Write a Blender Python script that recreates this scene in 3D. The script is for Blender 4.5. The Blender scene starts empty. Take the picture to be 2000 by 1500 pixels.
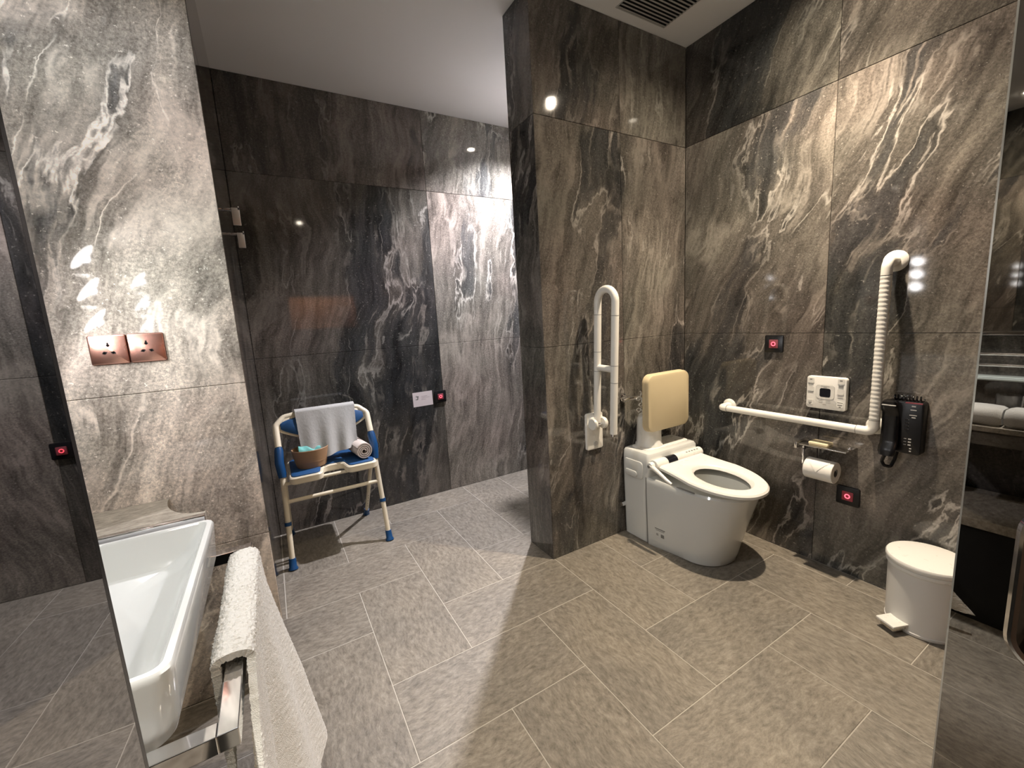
import bpy, bmesh, math, random
from mathutils import Vector, Matrix, noise as mnoise

random.seed(7)
S = bpy.context.scene
COL = S.collection
PI = math.pi

# ------------------------------------------------------------------ camera, world, exposure
F_PX, YAW, PITCH, ROLL = 815.5, 0.519268, 0.153356, -0.058752
CAM = Vector((0.0, 0.0, 1.26))
cd = bpy.data.cameras.new('camera'); co = bpy.data.objects.new('camera', cd); COL.objects.link(co)
cd.sensor_fit = 'HORIZONTAL'; cd.sensor_width = 36.0; cd.lens = F_PX / 2000 * 36.0; cd.clip_start = 0.005
_f = Vector((math.sin(YAW)*math.cos(PITCH), math.cos(YAW)*math.cos(PITCH), -math.sin(PITCH)))
_r = Vector((math.cos(YAW), -math.sin(YAW), 0)); _u = _r.cross(_f)
_c, _s = math.cos(ROLL), math.sin(ROLL)
r2, u2 = _c*_r + _s*_u, -_s*_r + _c*_u
co.matrix_world = Matrix(((r2.x, u2.x, -_f.x, CAM.x), (r2.y, u2.y, -_f.y, CAM.y), (r2.z, u2.z, -_f.z, CAM.z), (0, 0, 0, 1)))
S.camera = co
w = bpy.data.worlds.new('world'); S.world = w; w.use_nodes = True
w.node_tree.nodes['Background'].inputs[0].default_value = (0.02, 0.02, 0.022, 1)
w.node_tree.nodes['Background'].inputs[1].default_value = 0.3
S.view_settings.view_transform = 'Standard'; S.view_settings.look = 'None'
S.view_settings.gamma = 1.0; S.view_settings.use_curve_mapping = False
S.view_settings.exposure = 0.0
try: S.cycles.max_bounces = 10; S.cycles.glossy_bounces = 6; S.cycles.diffuse_bounces = 5; S.cycles.use_denoising = True
except Exception: pass

ZC = 2.68                      # ceiling height
def spot(name, loc, power, col, angle, blend, radius=0.025, target=None):
    l = bpy.data.lights.new(name, 'SPOT'); l.energy = power; l.color = col
    l.spot_size = math.radians(angle); l.spot_blend = blend; l.shadow_soft_size = radius
    o = bpy.data.objects.new(name, l); COL.objects.link(o); o.location = loc
    if target is not None:
        o.rotation_euler = (Vector(target) - Vector(loc)).to_track_quat('-Z', 'Y').to_euler()
    return o
SPOTS = [  # (name, x, y, power, colour, cone, blend)
    ('toilet', 1.81, 0.93, 268, (1.0, 0.83, 0.635), 96, 1.0),
    ('toilet_spill', 1.81, 0.93, 38, (1.0, 0.84, 0.65), 160, 0.6),
    ('shower', 1.66, 2.44, 400, (0.95, 0.925, 1.0), 132, 0.75),
    ('basin', -0.28, 1.05, 46, (0.91, 0.955, 1.0), 130, 0.5),
    ('vanity', -0.32, 0.34, 320, (1.0, 0.96, 0.90), 34, 0.6),  # added unseen lamp, brightens the towels on the counter
    ('added_fill', 0.55, -0.55, 64, (1.0, 0.85, 0.64), 130, 0.8),  # added lamp behind the camera for front fill
]
for n, x, y, p, c, a, b in SPOTS:
    spot('spot_light_' + n, (x, y, ZC - (0.014 if n in ('basin', 'vanity') else 0.03)), p, c, a, b, 0.018 if n in ('basin', 'vanity') else 0.025)

# ------------------------------------------------------------------ materials
MATS = {}
def mat(name, col, rough=0.5, metal=0.0, spec=0.5, coat=0.0, emit=None, es=0.0, trans=0.0, ior=1.5, bump=None, sheen=0.0):
    m = bpy.data.materials.new(name); m.use_nodes = True; nt = m.node_tree
    b = nt.nodes['Principled BSDF']
    b.inputs['Base Color'].default_value = (*col, 1); b.inputs['Roughness'].default_value = rough
    b.inputs['Metallic'].default_value = metal; b.inputs['IOR'].default_value = ior
    b.inputs['Specular IOR Level'].default_value = spec
    b.inputs['Coat Weight'].default_value = coat; b.inputs['Coat Roughness'].default_value = 0.05
    b.inputs['Transmission Weight'].default_value = trans
    b.inputs['Sheen Weight'].default_value = sheen
    if emit: b.inputs['Emission Color'].default_value = (*emit, 1); b.inputs['Emission Strength'].default_value = es
    # a little procedural unevenness in every material
    tc = nt.nodes.new('ShaderNodeTexCoord'); nz = nt.nodes.new('ShaderNodeTexNoise')
    nz.inputs['Scale'].default_value = bump[0] if bump else 35
    nz.inputs['Detail'].default_value = 3
    nt.links.new(tc.outputs['Object'], nz.inputs['Vector'])
    if bump:
        bp = nt.nodes.new('ShaderNodeBump'); bp.inputs['Strength'].default_value = bump[1]; bp.inputs['Distance'].default_value = bump[2]
        nt.links.new(nz.outputs[0], bp.inputs['Height']); nt.links.new(bp.outputs[0], b.inputs['Normal'])
    mr = nt.nodes.new('ShaderNodeMapRange'); mr.inputs['To Min'].default_value = max(0, rough*0.9); mr.inputs['To Max'].default_value = min(1, rough*1.12)
    nt.links.new(nz.outputs[0], mr.inputs[0]); nt.links.new(mr.outputs[0], b.inputs['Roughness'])
    MATS[name] = m
    return m

def nd(nt, t, **kw):
    n = nt.nodes.new(t)
    for k, v in kw.items():
        if hasattr(n, k) and k not in n.inputs: setattr(n, k, v)
        else: n.inputs[k].default_value = v
    return n
def ramp(nt, stops, interp='LINEAR'):
    r = nt.nodes.new('ShaderNodeValToRGB'); e = r.color_ramp.elements; r.color_ramp.interpolation = interp
    while len(e) < len(stops): e.new(0.5)
    for i, (p, c) in enumerate(stops):
        e[i].position = p; e[i].color = (*c, 1) if len(c) == 3 else c
    return r

def marble_mat(name, tilt=-24.0, gain=1.0):
    m = bpy.data.materials.new(name); m.use_nodes = True; nt = m.node_tree; L = nt.links.new
    b = nt.nodes['Principled BSDF']
    tc = nd(nt, 'ShaderNodeTexCoord'); oi = nd(nt, 'ShaderNodeObjectInfo')
    off = nd(nt, 'ShaderNodeVectorMath', operation='SCALE'); off.inputs['Scale'].default_value = 40.0
    L(oi.outputs['Color'], off.inputs[0])
    p = nd(nt, 'ShaderNodeVectorMath', operation='ADD'); L(tc.outputs['Object'], p.inputs[0]); L(off.outputs[0], p.inputs[1])
    def warp(src, scale, amt, det=3.0):
        wn = nd(nt, 'ShaderNodeTexNoise', Scale=scale, Detail=det, Roughness=0.55); L(p.outputs[0], wn.inputs['Vector'])
        ws = nd(nt, 'ShaderNodeVectorMath', operation='SUBTRACT'); L(wn.outputs['Color'], ws.inputs[0]); ws.inputs[1].default_value = (0.5, 0.5, 0.5)
        wm = nd(nt, 'ShaderNodeVectorMath', operation='SCALE'); wm.inputs['Scale'].default_value = amt; L(ws.outputs[0], wm.inputs[0])
        o = nd(nt, 'ShaderNodeVectorMath', operation='ADD'); L(src.outputs[0], o.inputs[0]); L(wm.outputs[0], o.inputs[1]); return o
    p2 = warp(p, 1.1, 0.34, 2.0); p3 = warp(p2, 4.5, 0.085, 5.0)
    # frame with y along the flow of the stone
    def flow(src, sy):
        r = nd(nt, 'ShaderNodeMapping'); r.inputs['Rotation'].default_value = (0, 0, math.radians(-tilt)); L(src.outputs[0], r.inputs['Vector'])
        k = nd(nt, 'ShaderNodeMapping'); k.inputs['Scale'].default_value = (1.0, sy, 1.0); L(r.outputs[0], k.inputs['Vector']); return k
    fa, fb, fc = flow(p3, 0.17), flow(p3, 0.085), flow(p2, 0.07)
    def noise(src, scale, det, rough=0.55):
        n = nd(nt, 'ShaderNodeTexNoise', Scale=scale, Detail=det, Roughness=rough); L(src.outputs[0], n.inputs['Vector']); return n
    def mrange(src, a, b_, c, d, smooth=False):
        r = nd(nt, 'ShaderNodeMapRange'); r.inputs['From Min'].default_value = a; r.inputs['From Max'].default_value = b_
        r.inputs['To Min'].default_value = c; r.inputs['To Max'].default_value = d
        if smooth: r.interpolation_type = 'SMOOTHSTEP'
        L(src.outputs[0], r.inputs[0]); return r
    def math2(op, a, b_):
        n = nd(nt, 'ShaderNodeMath', operation=op); L(a.outputs[0], n.inputs[0])
        if isinstance(b_, (int, float)): n.inputs[1].default_value = b_
        else: L(b_.outputs[0], n.inputs[1])
        return n
    # tonal bands along the flow, dark islands with crisp borders
    nb = noise(fa, 2.7, 6.0, 0.58)
    rb = ramp(nt, [(0.30, (0.026, 0.026, 0.027)), (0.405, (0.043, 0.040, 0.038)), (0.435, (0.074, 0.065, 0.057)), (0.55, (0.105, 0.090, 0.077)), (0.66, (0.150, 0.129, 0.111)), (0.76, (0.22, 0.192, 0.168))])
    L(nb.outputs[0], rb.inputs[0])
    st = mrange(noise(fb, 17.0, 7.0, 0.70), 0.30, 0.70, 0.42, 1.62)          # long streaks
    st2 = mrange(noise(fc, 42.0, 4.0, 0.65), 0.30, 0.70, 0.80, 1.22)        # hair-fine streaks
    gr = mrange(noise(p, 130.0, 3.0, 0.75), 0.33, 0.72, 0.62, 1.48)         # crystalline grain
    mul = math2('MULTIPLY', math2('MULTIPLY', st, st2), gr)
    base = nd(nt, 'ShaderNodeVectorMath', operation='SCALE'); L(rb.outputs[0], base.inputs[0]); L(mul.outputs[0], base.inputs['Scale'])
    # pale veins: soft ribbons along the flow and thin threads on their borders
    def vein(src, scale, width, det=4.0, level=0.5):
        n = noise(src, scale, det, 0.55); a = math2('ABSOLUTE', math2('SUBTRACT', n, level), 0)
        return mrange(a, 0.0, width, 1.0, 0.0, True)
    nm = noise(p2, 2.3, 2.0); rm = mrange(nm, 0.42, 0.60, 0.0, 1.0)
    nm2 = noise(p2, 3.7, 2.0); rm2 = mrange(nm2, 0.45, 0.60, 0.0, 1.0)
    def mix(a, col, fac, k):
        f = math2('MULTIPLY', fac, k)
        mx = nd(nt, 'ShaderNodeMix', data_type='RGBA'); L(f.outputs[0], mx.inputs[0]); L(a, mx.inputs[6]); mx.inputs[7].default_value = (*col, 1); return mx.outputs[2]
    gv = mrange(noise(p, 60.0, 3.0, 0.7), 0.3, 0.6, 0.45, 1.0)
    c = mix(base.outputs[0], (0.25, 0.215, 0.185), math2('MULTIPLY', math2('MULTIPLY', vein(fa, 2.7, 0.045, 6.0, 0.56), rm), gv), 0.62)
    c = mix(c, (0.27, 0.235, 0.205), math2('MULTIPLY', math2('MULTIPLY', vein(fb, 4.2, 0.030, 5.0), rm2), gv), 0.65)
    c = mix(c, (0.40, 0.36, 0.325), math2('MULTIPLY', math2('MULTIPLY', vein(fa, 2.7, 0.011, 6.0, 0.430), rm), gv), 0.75)
    c = mix(c, (0.36, 0.325, 0.29), math2('MULTIPLY', math2('MULTIPLY', vein(fa, 1.9, 0.006, 5.0), rm2), gv), 0.7)
    fl = mrange(noise(p, 75.0, 3.0, 0.7), 0.63, 0.70, 0.0, 1.0)
    c = mix(c, (0.36, 0.33, 0.30), fl, 0.42)
    # slight drift of hue
    nh = noise(p2, 1.5, 2.0)
    rh = ramp(nt, [(0.36, (0.93, 1.0, 0.985)), (0.5, (0.97, 1, 1.0)), (0.64, (1.0, 0.985, 0.99))]); L(nh.outputs[0], rh.inputs[0])
    hm = nd(nt, 'ShaderNodeMix', data_type='RGBA', blend_type='MULTIPLY'); hm.inputs[0].default_value = 1.0; L(c, hm.inputs[6]); L(rh.outputs[0], hm.inputs[7])
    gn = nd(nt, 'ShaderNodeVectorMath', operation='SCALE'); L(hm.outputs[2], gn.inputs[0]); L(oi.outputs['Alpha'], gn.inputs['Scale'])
    L(gn.outputs[0], b.inputs['Base Color'])
    b.inputs['Roughness'].default_value = 0.05; b.inputs['IOR'].default_value = 1.5
    MATS[name] = m
    return m

def tile_mat(name, gain=1.0):
    m = bpy.data.materials.new(name); m.use_nodes = True; nt = m.node_tree; L = nt.links.new
    b = nt.nodes['Principled BSDF']
    tc = nd(nt, 'ShaderNodeTexCoord'); oi = nd(nt, 'ShaderNodeObjectInfo')
    off = nd(nt, 'ShaderNodeVectorMath', operation='SCALE'); off.inputs['Scale'].default_value = 30.0; L(oi.outputs['Color'], off.inputs[0])
    p = nd(nt, 'ShaderNodeVectorMath', operation='ADD'); L(tc.outputs['Object'], p.inputs[0]); L(off.outputs[0], p.inputs[1])
    wn = nd(nt, 'ShaderNodeTexNoise', Scale=4.0, Detail=3.0); L(p.outputs[0], wn.inputs['Vector'])
    ws = nd(nt, 'ShaderNodeVectorMath', operation='SCALE'); ws.inputs['Scale'].default_value = 0.10; L(wn.outputs['Color'], ws.inputs[0])
    p2 = nd(nt, 'ShaderNodeVectorMath', operation='ADD'); L(p.outputs[0], p2.inputs[0]); L(ws.outputs[0], p2.inputs[1])
    mp = nd(nt, 'ShaderNodeMapping'); mp.inputs['Rotation'].default_value = (0, 0, math.radians(28)); mp.inputs['Scale'].default_value = (0.50, 1.15, 1); L(p2.outputs[0], mp.inputs['Vector'])
    n1 = nd(nt, 'ShaderNodeTexNoise', Scale=58.0, Detail=9.0, Roughness=0.76); L(mp.outputs[0], n1.inputs['Vector'])
    r1 = ramp(nt, [(0.30, (0.088, 0.076, 0.060)), (0.43, (0.172, 0.153, 0.125)), (0.55, (0.238, 0.215, 0.178)), (0.70, (0.335, 0.307, 0.258))]); L(n1.outputs[0], r1.inputs[0])
    n2 = nd(nt, 'ShaderNodeTexNoise', Scale=3.0, Detail=2.0); L(p.outputs[0], n2.inputs['Vector'])
    r2_ = ramp(nt, [(0.3, (0.87*gain, 0.87*gain, 0.87*gain)), (0.7, (1.12*gain, 1.1*gain, 1.07*gain))]); L(n2.outputs[0], r2_.inputs[0])
    mx = nd(nt, 'ShaderNodeMix', data_type='RGBA', blend_type='MULTIPLY'); mx.inputs[0].default_value = 1; L(r1.outputs[0], mx.inputs[6]); L(r2_.outputs[0], mx.inputs[7])
    L(mx.outputs[2], b.inputs['Base Color'])
    bp = nd(nt, 'ShaderNodeBump'); bp.inputs['Strength'].default_value = 0.5; bp.inputs['Distance'].default_value = 0.004
    L(n1.outputs[0], bp.inputs['Height']); L(bp.outputs[0], b.inputs['Normal'])
    b.inputs['Roughness'].default_value = 0.42
    MATS[name] = m
    return m

M_MARB = marble_mat('polished_marble', -9.0)
M_MARB2 = marble_mat('polished_marble_slanting', -21.0)
M_TILE = tile_mat('slate_tile')
M_GROUT = mat('grout', (0.44, 0.41, 0.355), 0.8)
M_JOINT = mat('marble_joint', (0.06, 0.055, 0.05), 0.7)
M_CEIL = mat('ceiling_paint', (0.84, 0.825, 0.80), 0.75, bump=(60, 0.05, 0.002))
M_CERAM = mat('white_ceramic', (0.66, 0.672, 0.65), 0.08, coat=0.4)
M_PLASW = mat('white_plastic', (0.80, 0.79, 0.75), 0.28)
M_NYLON = mat('white_nylon', (0.82, 0.80, 0.74), 0.3)
M_CREAM = mat('cream_plastic', (0.74, 0.66, 0.50), 0.38)
M_BEIGE = mat('beige_vinyl', (0.60, 0.50, 0.315), 0.42, bump=(300, 0.12, 0.001))
M_BLUE = mat('blue_plastic', (0.008, 0.060, 0.175), 0.35)
M_BLUEPAD = mat('blue_foam', (0.007, 0.062, 0.180), 0.6, bump=(200, 0.2, 0.001))
M_CHROME = mat('chrome', (0.86, 0.86, 0.87), 0.07, metal=1)
M_SATIN = mat('satin_steel', (0.55, 0.53, 0.50), 0.25, metal=1)
M_COPPER = mat('rose_gold', (0.80, 0.44, 0.35), 0.26, metal=1)
M_COPRIM = mat('rose_gold_rim', (0.24, 0.10, 0.08), 0.3, metal=1)
M_BLACK = mat('black_plastic', (0.008, 0.008, 0.009), 0.25)
M_DARK = mat('dark_gap', (0.004, 0.004, 0.004), 0.7)
M_GREYM = mat('grey_mark', (0.20, 0.20, 0.19), 0.6)
M_LGREY = mat('light_grey_plastic', (0.50, 0.49, 0.47), 0.4)
M_RED = mat('red_ring_light', (0.6, 0.02, 0.03), 0.4, emit=(1.0, 0.09, 0.13), es=3.2)
M_REDDIM = mat('red_glow_button', (0.16, 0.05, 0.06), 0.35, emit=(1.0, 0.03, 0.07), es=0.07)
M_SCREEN = mat('dark_screen', (0.01, 0.011, 0.016), 0.12)
M_TOWEL = mat('white_terry', (0.60, 0.578, 0.52), 0.95, sheen=0.3, bump=(420, 0.7, 0.003))
M_GTOWEL = mat('grey_terry', (0.41, 0.405, 0.385), 0.95, sheen=0.2, bump=(350, 0.5, 0.002))
M_PINKT = mat('rolled_terry', (0.60, 0.52, 0.46), 0.95, sheen=0.2, bump=(350, 0.5, 0.002))
M_WOOD = mat('tub_wood', (0.36, 0.215, 0.115), 0.5, bump=(60, 0.2, 0.002))
M_TEAL = mat('teal_cloth', (0.16, 0.46, 0.43), 0.85)
M_PAPER = mat('paper', (0.84, 0.82, 0.77), 0.9)
M_CARD = mat('printed_card', (0.60, 0.54, 0.54), 0.6)
M_SOAP = mat('wrapped_soap', (0.80, 0.70, 0.46), 0.5)
M_GLASS = mat('clear_glass', (1, 1, 1), 0.02, trans=1.0, ior=1.45)
M_MIRROR = mat('silver_mirror', (0.80, 0.81, 0.80), 0.01, metal=1)
M_TINT = mat('grey_tinted_mirror', (0.295, 0.287, 0.28), 0.012, metal=1)
M_EDGE = mat('polished_glass_edge', (0.55, 0.55, 0.52), 0.15, metal=0.6)
M_NICKEL = mat('brushed_nickel', (0.86, 0.85, 0.84), 0.5, metal=1)
M_STONE = tile_mat('counter_stone', 1.75)
M_LAMP = mat('lamp_lens', (0.9, 0.9, 0.9), 0.2, emit=(1.0, 0.96, 0.95), es=20)
M_LAMPDIM = mat('lamp_reflector', (0.8, 0.8, 0.8), 0.15, metal=1, emit=(1.0, 0.96, 0.95), es=5)
M_DOWN = mat('downlight_lens', (0.9, 0.9, 0.9), 0.3, emit=(1.0, 0.88, 0.7), es=110)
M_LED = mat('warm_led', (0.9, 0.8, 0.6), 0.4, emit=(1.0, 0.55, 0.28), es=55)
M_WALNUT = mat('dark_wood', (0.10, 0.062, 0.04), 0.4, bump=(20, 0.2, 0.003))
M_OAK = mat('light_oak', (0.42, 0.28, 0.18), 0.5, bump=(20, 0.2, 0.003))
M_VENT = mat('vent_slat', (0.50, 0.49, 0.46), 0.4)

# ------------------------------------------------------------------ builders
def new_obj(name, bm, m, parent=None, origin=None, smooth=True, matrix=None):
    """bm is in world coordinates (or in the frame of matrix); the object's origin goes to 'origin'."""
    me = bpy.data.meshes.new(name)
    base = Vector((0, 0, 0))
    if matrix is None:
        if parent is not None:
            base = parent_loc(parent)
            if origin is None: origin = base
        o_ = Vector(origin) if origin is not None else Vector((0, 0, 0))
        bmesh.ops.translate(bm, verts=bm.verts, vec=-o_)
    bmesh.ops.recalc_face_normals(bm, faces=bm.faces)
    bm.to_mesh(me); bm.free()
    if m: me.materials.append(m)
    if smooth:
        me.polygons.foreach_set('use_smooth', [True]*len(me.polygons))
        try: me.set_sharp_from_angle(angle=math.radians(38))
        except Exception: pass
    o = bpy.data.objects.new(name, me); COL.objects.link(o)
    if parent is not None: o.parent = parent
    if matrix is not None: o.matrix_local = matrix
    else: o.location = o_ - base if parent is not None else o_
    return o
def parent_loc(p):
    v = Vector((0, 0, 0))
    while p is not None: v += p.location; p = p.parent
    return v
def thing(name, loc, label, cat, group=None):
    o = bpy.data.objects.new(name, None); COL.objects.link(o); o.location = loc; o.empty_display_size = 0.02
    tag(o, label, cat, group); return o
def tag(o, label, cat, group=None):
    o['label'] = label; o['category'] = cat
    if group: o['group'] = group
    return o
def struct(o): o['kind'] = 'structure'; return o

def box(bm, x0, x1, y0, y1, z0, z1, bev=0.0, seg=2):
    t = bmesh.new()
    bmesh.ops.create_cube(t, size=1.0)
    for v in t.verts:
        v.co = Vector(((x0+x1)/2 + v.co.x*(x1-x0), (y0+y1)/2 + v.co.y*(y1-y0), (z0+z1)/2 + v.co.z*(z1-z0)))
    if bev > 0: bmesh.ops.bevel(t, geom=t.edges[:], offset=bev, segments=seg, affect='EDGES', profile=0.5)
    merge(bm, t); return bm
def merge(bm, t, M=None):
    me = bpy.data.meshes.new('tmp'); t.to_mesh(me); t.free()
    n0 = len(bm.verts); bm.from_mesh(me); bpy.data.meshes.remove(me)
    bm.verts.ensure_lookup_table()
    if M is not None:
        for v in bm.verts[n0:]: v.co = M @ v.co
    return bm
def B(*a, **k): return box(bmesh.new(), *a, **k)
def frame_mat(o, ax, ay, az):
    return Matrix(((ax[0], ay[0], az[0], o[0]), (ax[1], ay[1], az[1], o[1]), (ax[2], ay[2], az[2], o[2]), (0, 0, 0, 1)))

def rings_loft(bm, rings, close=True, cap0=True, cap1=True):
    vs = [[bm.verts.new(p) for p in r] for r in rings]
    for a, b in zip(vs[:-1], vs[1:]):
        n = len(a)
        for i in range(n if close else n-1):
            j = (i+1) % n
            bm.faces.new((a[i], a[j], b[j], b[i]))
    if cap0: bm.faces.new(list(reversed(vs[0])))
    if cap1: bm.faces.new(vs[-1])
    return bm

def tube(bm, pts, r, seg=16, closed=False, cap=True):
    pts = [Vector(p) for p in pts]; n = len(pts)
    rr = r if isinstance(r, (list, tuple)) else [r]*n
    tang = []
    for i in range(n):
        if closed: t = pts[(i+1) % n] - pts[i-1]
        else: t = pts[min(i+1, n-1)] - pts[max(i-1, 0)]
        tang.append(t.normalized())
    up = Vector((0, 0, 1)) if abs(tang[0].z) < 0.9 else Vector((1, 0, 0))
    nrm = (up - tang[0]*up.dot(tang[0])).normalized()
    rings = []
    for i in range(n):
        nrm = (nrm - tang[i]*nrm.dot(tang[i])).normalized(); bn = tang[i].cross(nrm)
        rings.append([pts[i] + (nrm*math.cos(2*PI*k/seg) + bn*math.sin(2*PI*k/seg))*rr[i] for k in range(seg)])
    if closed: rings.append(rings[0]); return rings_loft_closed(bm, rings[:-1])
    return rings_loft(bm, rings, True, cap, cap)
def rings_loft_closed(bm, rings):
    vs = [[bm.verts.new(p) for p in r] for r in rings]; m = len(vs)
    for q in range(m):
        a, b = vs[q], vs[(q+1) % m]; n = len(a)
        for i in range(n):
            j = (i+1) % n; bm.faces.new((a[i], a[j], b[j], b[i]))
    return bm
def fillet_path(pts, r, seg=8):
    pts = [Vector(p) for p in pts]; out = [pts[0]]
    for i in range(1, len(pts)-1):
        a, b, c = pts[i-1], pts[i], pts[i+1]
        d1 = (a-b); d2 = (c-b); rr = min(r, d1.length*0.49, d2.length*0.49)
        u, v = d1.normalized(), d2.normalized()
        ang = math.acos(max(-1, min(1, u.dot(v)))); t = min(rr / max(math.tan(ang/2), 1e-4), d1.length*0.49, d2.length*0.49)
        rad = t*math.tan(ang/2)
        p1, p2 = b + u*t, b + v*t
        cen = b + (u+v).normalized() * (rad / math.sin(ang/2))
        e1, e2 = p1-cen, p2-cen
        tot = math.acos(max(-1, min(1, e1.normalized().dot(e2.normalized()))))
        ax = e1.cross(e2).normalized()
        for k in range(seg+1): out.append(cen + Matrix.Rotation(tot*k/seg, 3, ax) @ e1)
    out.append(pts[-1]); return out

def lathe(bm, prof, center, axis='Z', seg=40):
    """prof: list of (radius, height)."""
    rings = []
    for r, h in prof:
        ring = []
        for k in range(seg):
            a = 2*PI*k/seg; c, s = max(r, 1e-4)*math.cos(a), max(r, 1e-4)*math.sin(a)
            v = {'Z': (c, s, h), 'X': (h, c, s), 'Y': (s, h, c)}[axis]
            ring.append(Vector(center) + Vector(v))
        rings.append(ring)
    return rings_loft(bm, rings)
def rrect(w, h, r, seg=6):
    """rounded rectangle outline centred on 0 in 2-D."""
    pts = []
    for cx, cy, a0 in ((w/2-r, h/2-r, 0), (-w/2+r, h/2-r, 90), (-w/2+r, -h/2+r, 180), (w/2-r, -h/2+r, 270)):
        for k in range(seg+1):
            a = math.radians(a0 + 90*k/seg); pts.append((cx + r*math.cos(a), cy + r*math.sin(a)))
    return pts
def plate(bm, M, w, h, r, d, bev=0.0, seg=6):
    """rounded plate: outline in local x,y of M, thickness along +local z."""
    o = rrect(w, h, r, seg)
    if bev > 0:
        i = rrect(w-2*bev, h-2*bev, max(r-bev, 0.0005), seg); i2 = rrect(w-0.6*bev, h-0.6*bev, max(r-0.3*bev, 0.0005), seg)
        rr = [[(x, y, 0) for x, y in o], [(x, y, d-bev) for x, y in o], [(x, y, d-0.3*bev) for x, y in i2], [(x, y, d) for x, y in i]]
    else: rr = [[(x, y, 0) for x, y in o], [(x, y, d) for x, y in o]]
    return rings_loft(bm, [[M @ Vector(p) for p in q] for q in rr])
def flat_text(name, s, M, size, m, parent, ext=0.0004):
    cu = bpy.data.curves.new(name, 'FONT'); cu.body = s; cu.size = size; cu.extrude = ext; cu.align_x = 'CENTER'; cu.align_y = 'CENTER'
    o = bpy.data.objects.new('tmp_text', cu); COL.objects.link(o)
    dg = bpy.context.evaluated_depsgraph_get(); me = bpy.data.meshes.new_from_object(o.evaluated_get(dg))
    bpy.data.objects.remove(o); me.name = name
    bm = bmesh.new(); bm.from_mesh(me); bpy.data.meshes.remove(me)
    for v in bm.verts: v.co = M @ v.co
    return new_obj(name, bm, m, parent, smooth=False)

# wall-facing frames: local x = along wall as seen, y = up, z = out of the wall
def onA(x, z, y=1.68): return frame_mat((x, y, z), (1, 0, 0), (0, 0, 1), (0, -1, 0))
def onB(y, z, x=2.186): return frame_mat((x, y, z), (0, -1, 0), (0, 0, 1), (-1, 0, 0))
def onF(y, z, x=-0.6): return frame_mat((x, y, z), (0, 1, 0), (0, 0, 1), (1, 0, 0))

# ------------------------------------------------------------------ room shell
XB, YA, YD, XF, YE, XG, YR = 2.186, 1.68, 2.90, -0.60, 1.69, -0.085, -1.25
Z1, Z2 = 1.115, 2.165
SLT = 0.012
def slab(parent, M, u0, u1, v0, v1, seed, m=None, tone=1.0):
    g = 0.0007
    bm = B(u0+g, u1-g, v0+g, v1-g, -SLT, 0, bev=0.0016, seg=1)
    o = new_obj('marble_slab', bm, m or M_MARB, parent, smooth=False, matrix=M)
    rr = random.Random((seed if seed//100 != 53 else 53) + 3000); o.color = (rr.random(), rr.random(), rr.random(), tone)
    return o
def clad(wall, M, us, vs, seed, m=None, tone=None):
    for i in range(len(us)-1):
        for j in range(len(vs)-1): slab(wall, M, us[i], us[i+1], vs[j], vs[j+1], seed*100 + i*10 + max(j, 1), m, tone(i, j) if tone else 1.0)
VS = (0, Z1, Z2, ZC)
# floor, herringbone of 0.62 x 0.31 tiles
floor = struct(new_obj('floor', B(XF-0.1, XB+0.1, YR-0.1, YD+0.1, -0.06, -0.0012), M_GROUT, smooth=False))
TS, TX, TY = 0.3105, 0.2270, 0.7560
def tile(x0, x1, y0, y1):
    x0, x1 = max(x0, XF), min(x1, XB); y0, y1 = max(y0, YR), min(y1, YD)
    if x1-x0 < 0.02 or y1-y0 < 0.02: return
    if x1 <= XG-0.02 and y0 >= YE+0.02: return
    vert = (y1-y0) > (x1-x0); w_, h_ = ((y1-y0), (x1-x0)) if vert else ((x1-x0), (y1-y0)); g = 0.0016
    bm = B(-w_/2+g, w_/2-g, -h_/2+g, h_/2-g, -0.008, 0.0, bev=0.0008, seg=1)
    Mx = Matrix.Translation(((x0+x1)/2, (y0+y1)/2, random.uniform(-0.0004, 0.0))) @ Matrix.Rotation((PI/2 if vert else 0) + (PI if random.random() < .5 else 0), 4, 'Z')
    o = new_obj('floor_tile', bm, M_TILE, floor, smooth=False, matrix=Mx); o.color = (random.random(), random.random(), random.random(), 1)
for c in range(-4, 8):
    for j in range(-8, 8):
        u = (c + 1 - j) % 4
        if u == 0: tile(TX+c*TS, TX+(c+2)*TS, TY+j*TS, TY+(j+1)*TS)
        if u == 3: tile(TX+c*TS, TX+(c+1)*TS, TY+j*TS, TY+(j+2)*TS)
ceiling = struct(new_obj('ceiling', B(XF-0.1, XB+0.1, YR-0.1, YD+0.1, ZC, ZC+0.1), M_CEIL, smooth=False))

I4 = frame_mat
wall_back = struct(new_obj('wall_back', B(XG-0.0, XB+0.1, YD+SLT, YD+0.1, 0, ZC), M_JOINT, smooth=False))
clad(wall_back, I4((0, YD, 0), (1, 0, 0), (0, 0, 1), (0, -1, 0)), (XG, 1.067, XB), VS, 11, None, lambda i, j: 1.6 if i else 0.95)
wall_right = struct(new_obj('wall_right', B(XB+SLT, XB+0.1, YR, YD, 0, ZC), M_JOINT, smooth=False))
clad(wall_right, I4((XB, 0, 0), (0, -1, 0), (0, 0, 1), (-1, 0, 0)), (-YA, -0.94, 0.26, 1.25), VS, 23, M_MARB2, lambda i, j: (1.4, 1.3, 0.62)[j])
clad(wall_right, I4((XB, 0, 0), (0, -1, 0), (0, 0, 1), (-1, 0, 0)), (-YD, -1.9), VS, 29)
wall_middle = struct(new_obj('wall_middle', B(1.150+SLT, XB, YA+SLT, 1.90-SLT, 0, ZC), M_JOINT, smooth=False))
clad(wall_middle, I4((0, YA, 0), (1, 0, 0), (0, 0, 1), (0, -1, 0)), (1.150, 1.680, XB), VS, 37, None, lambda i, j: 1.15)
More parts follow.
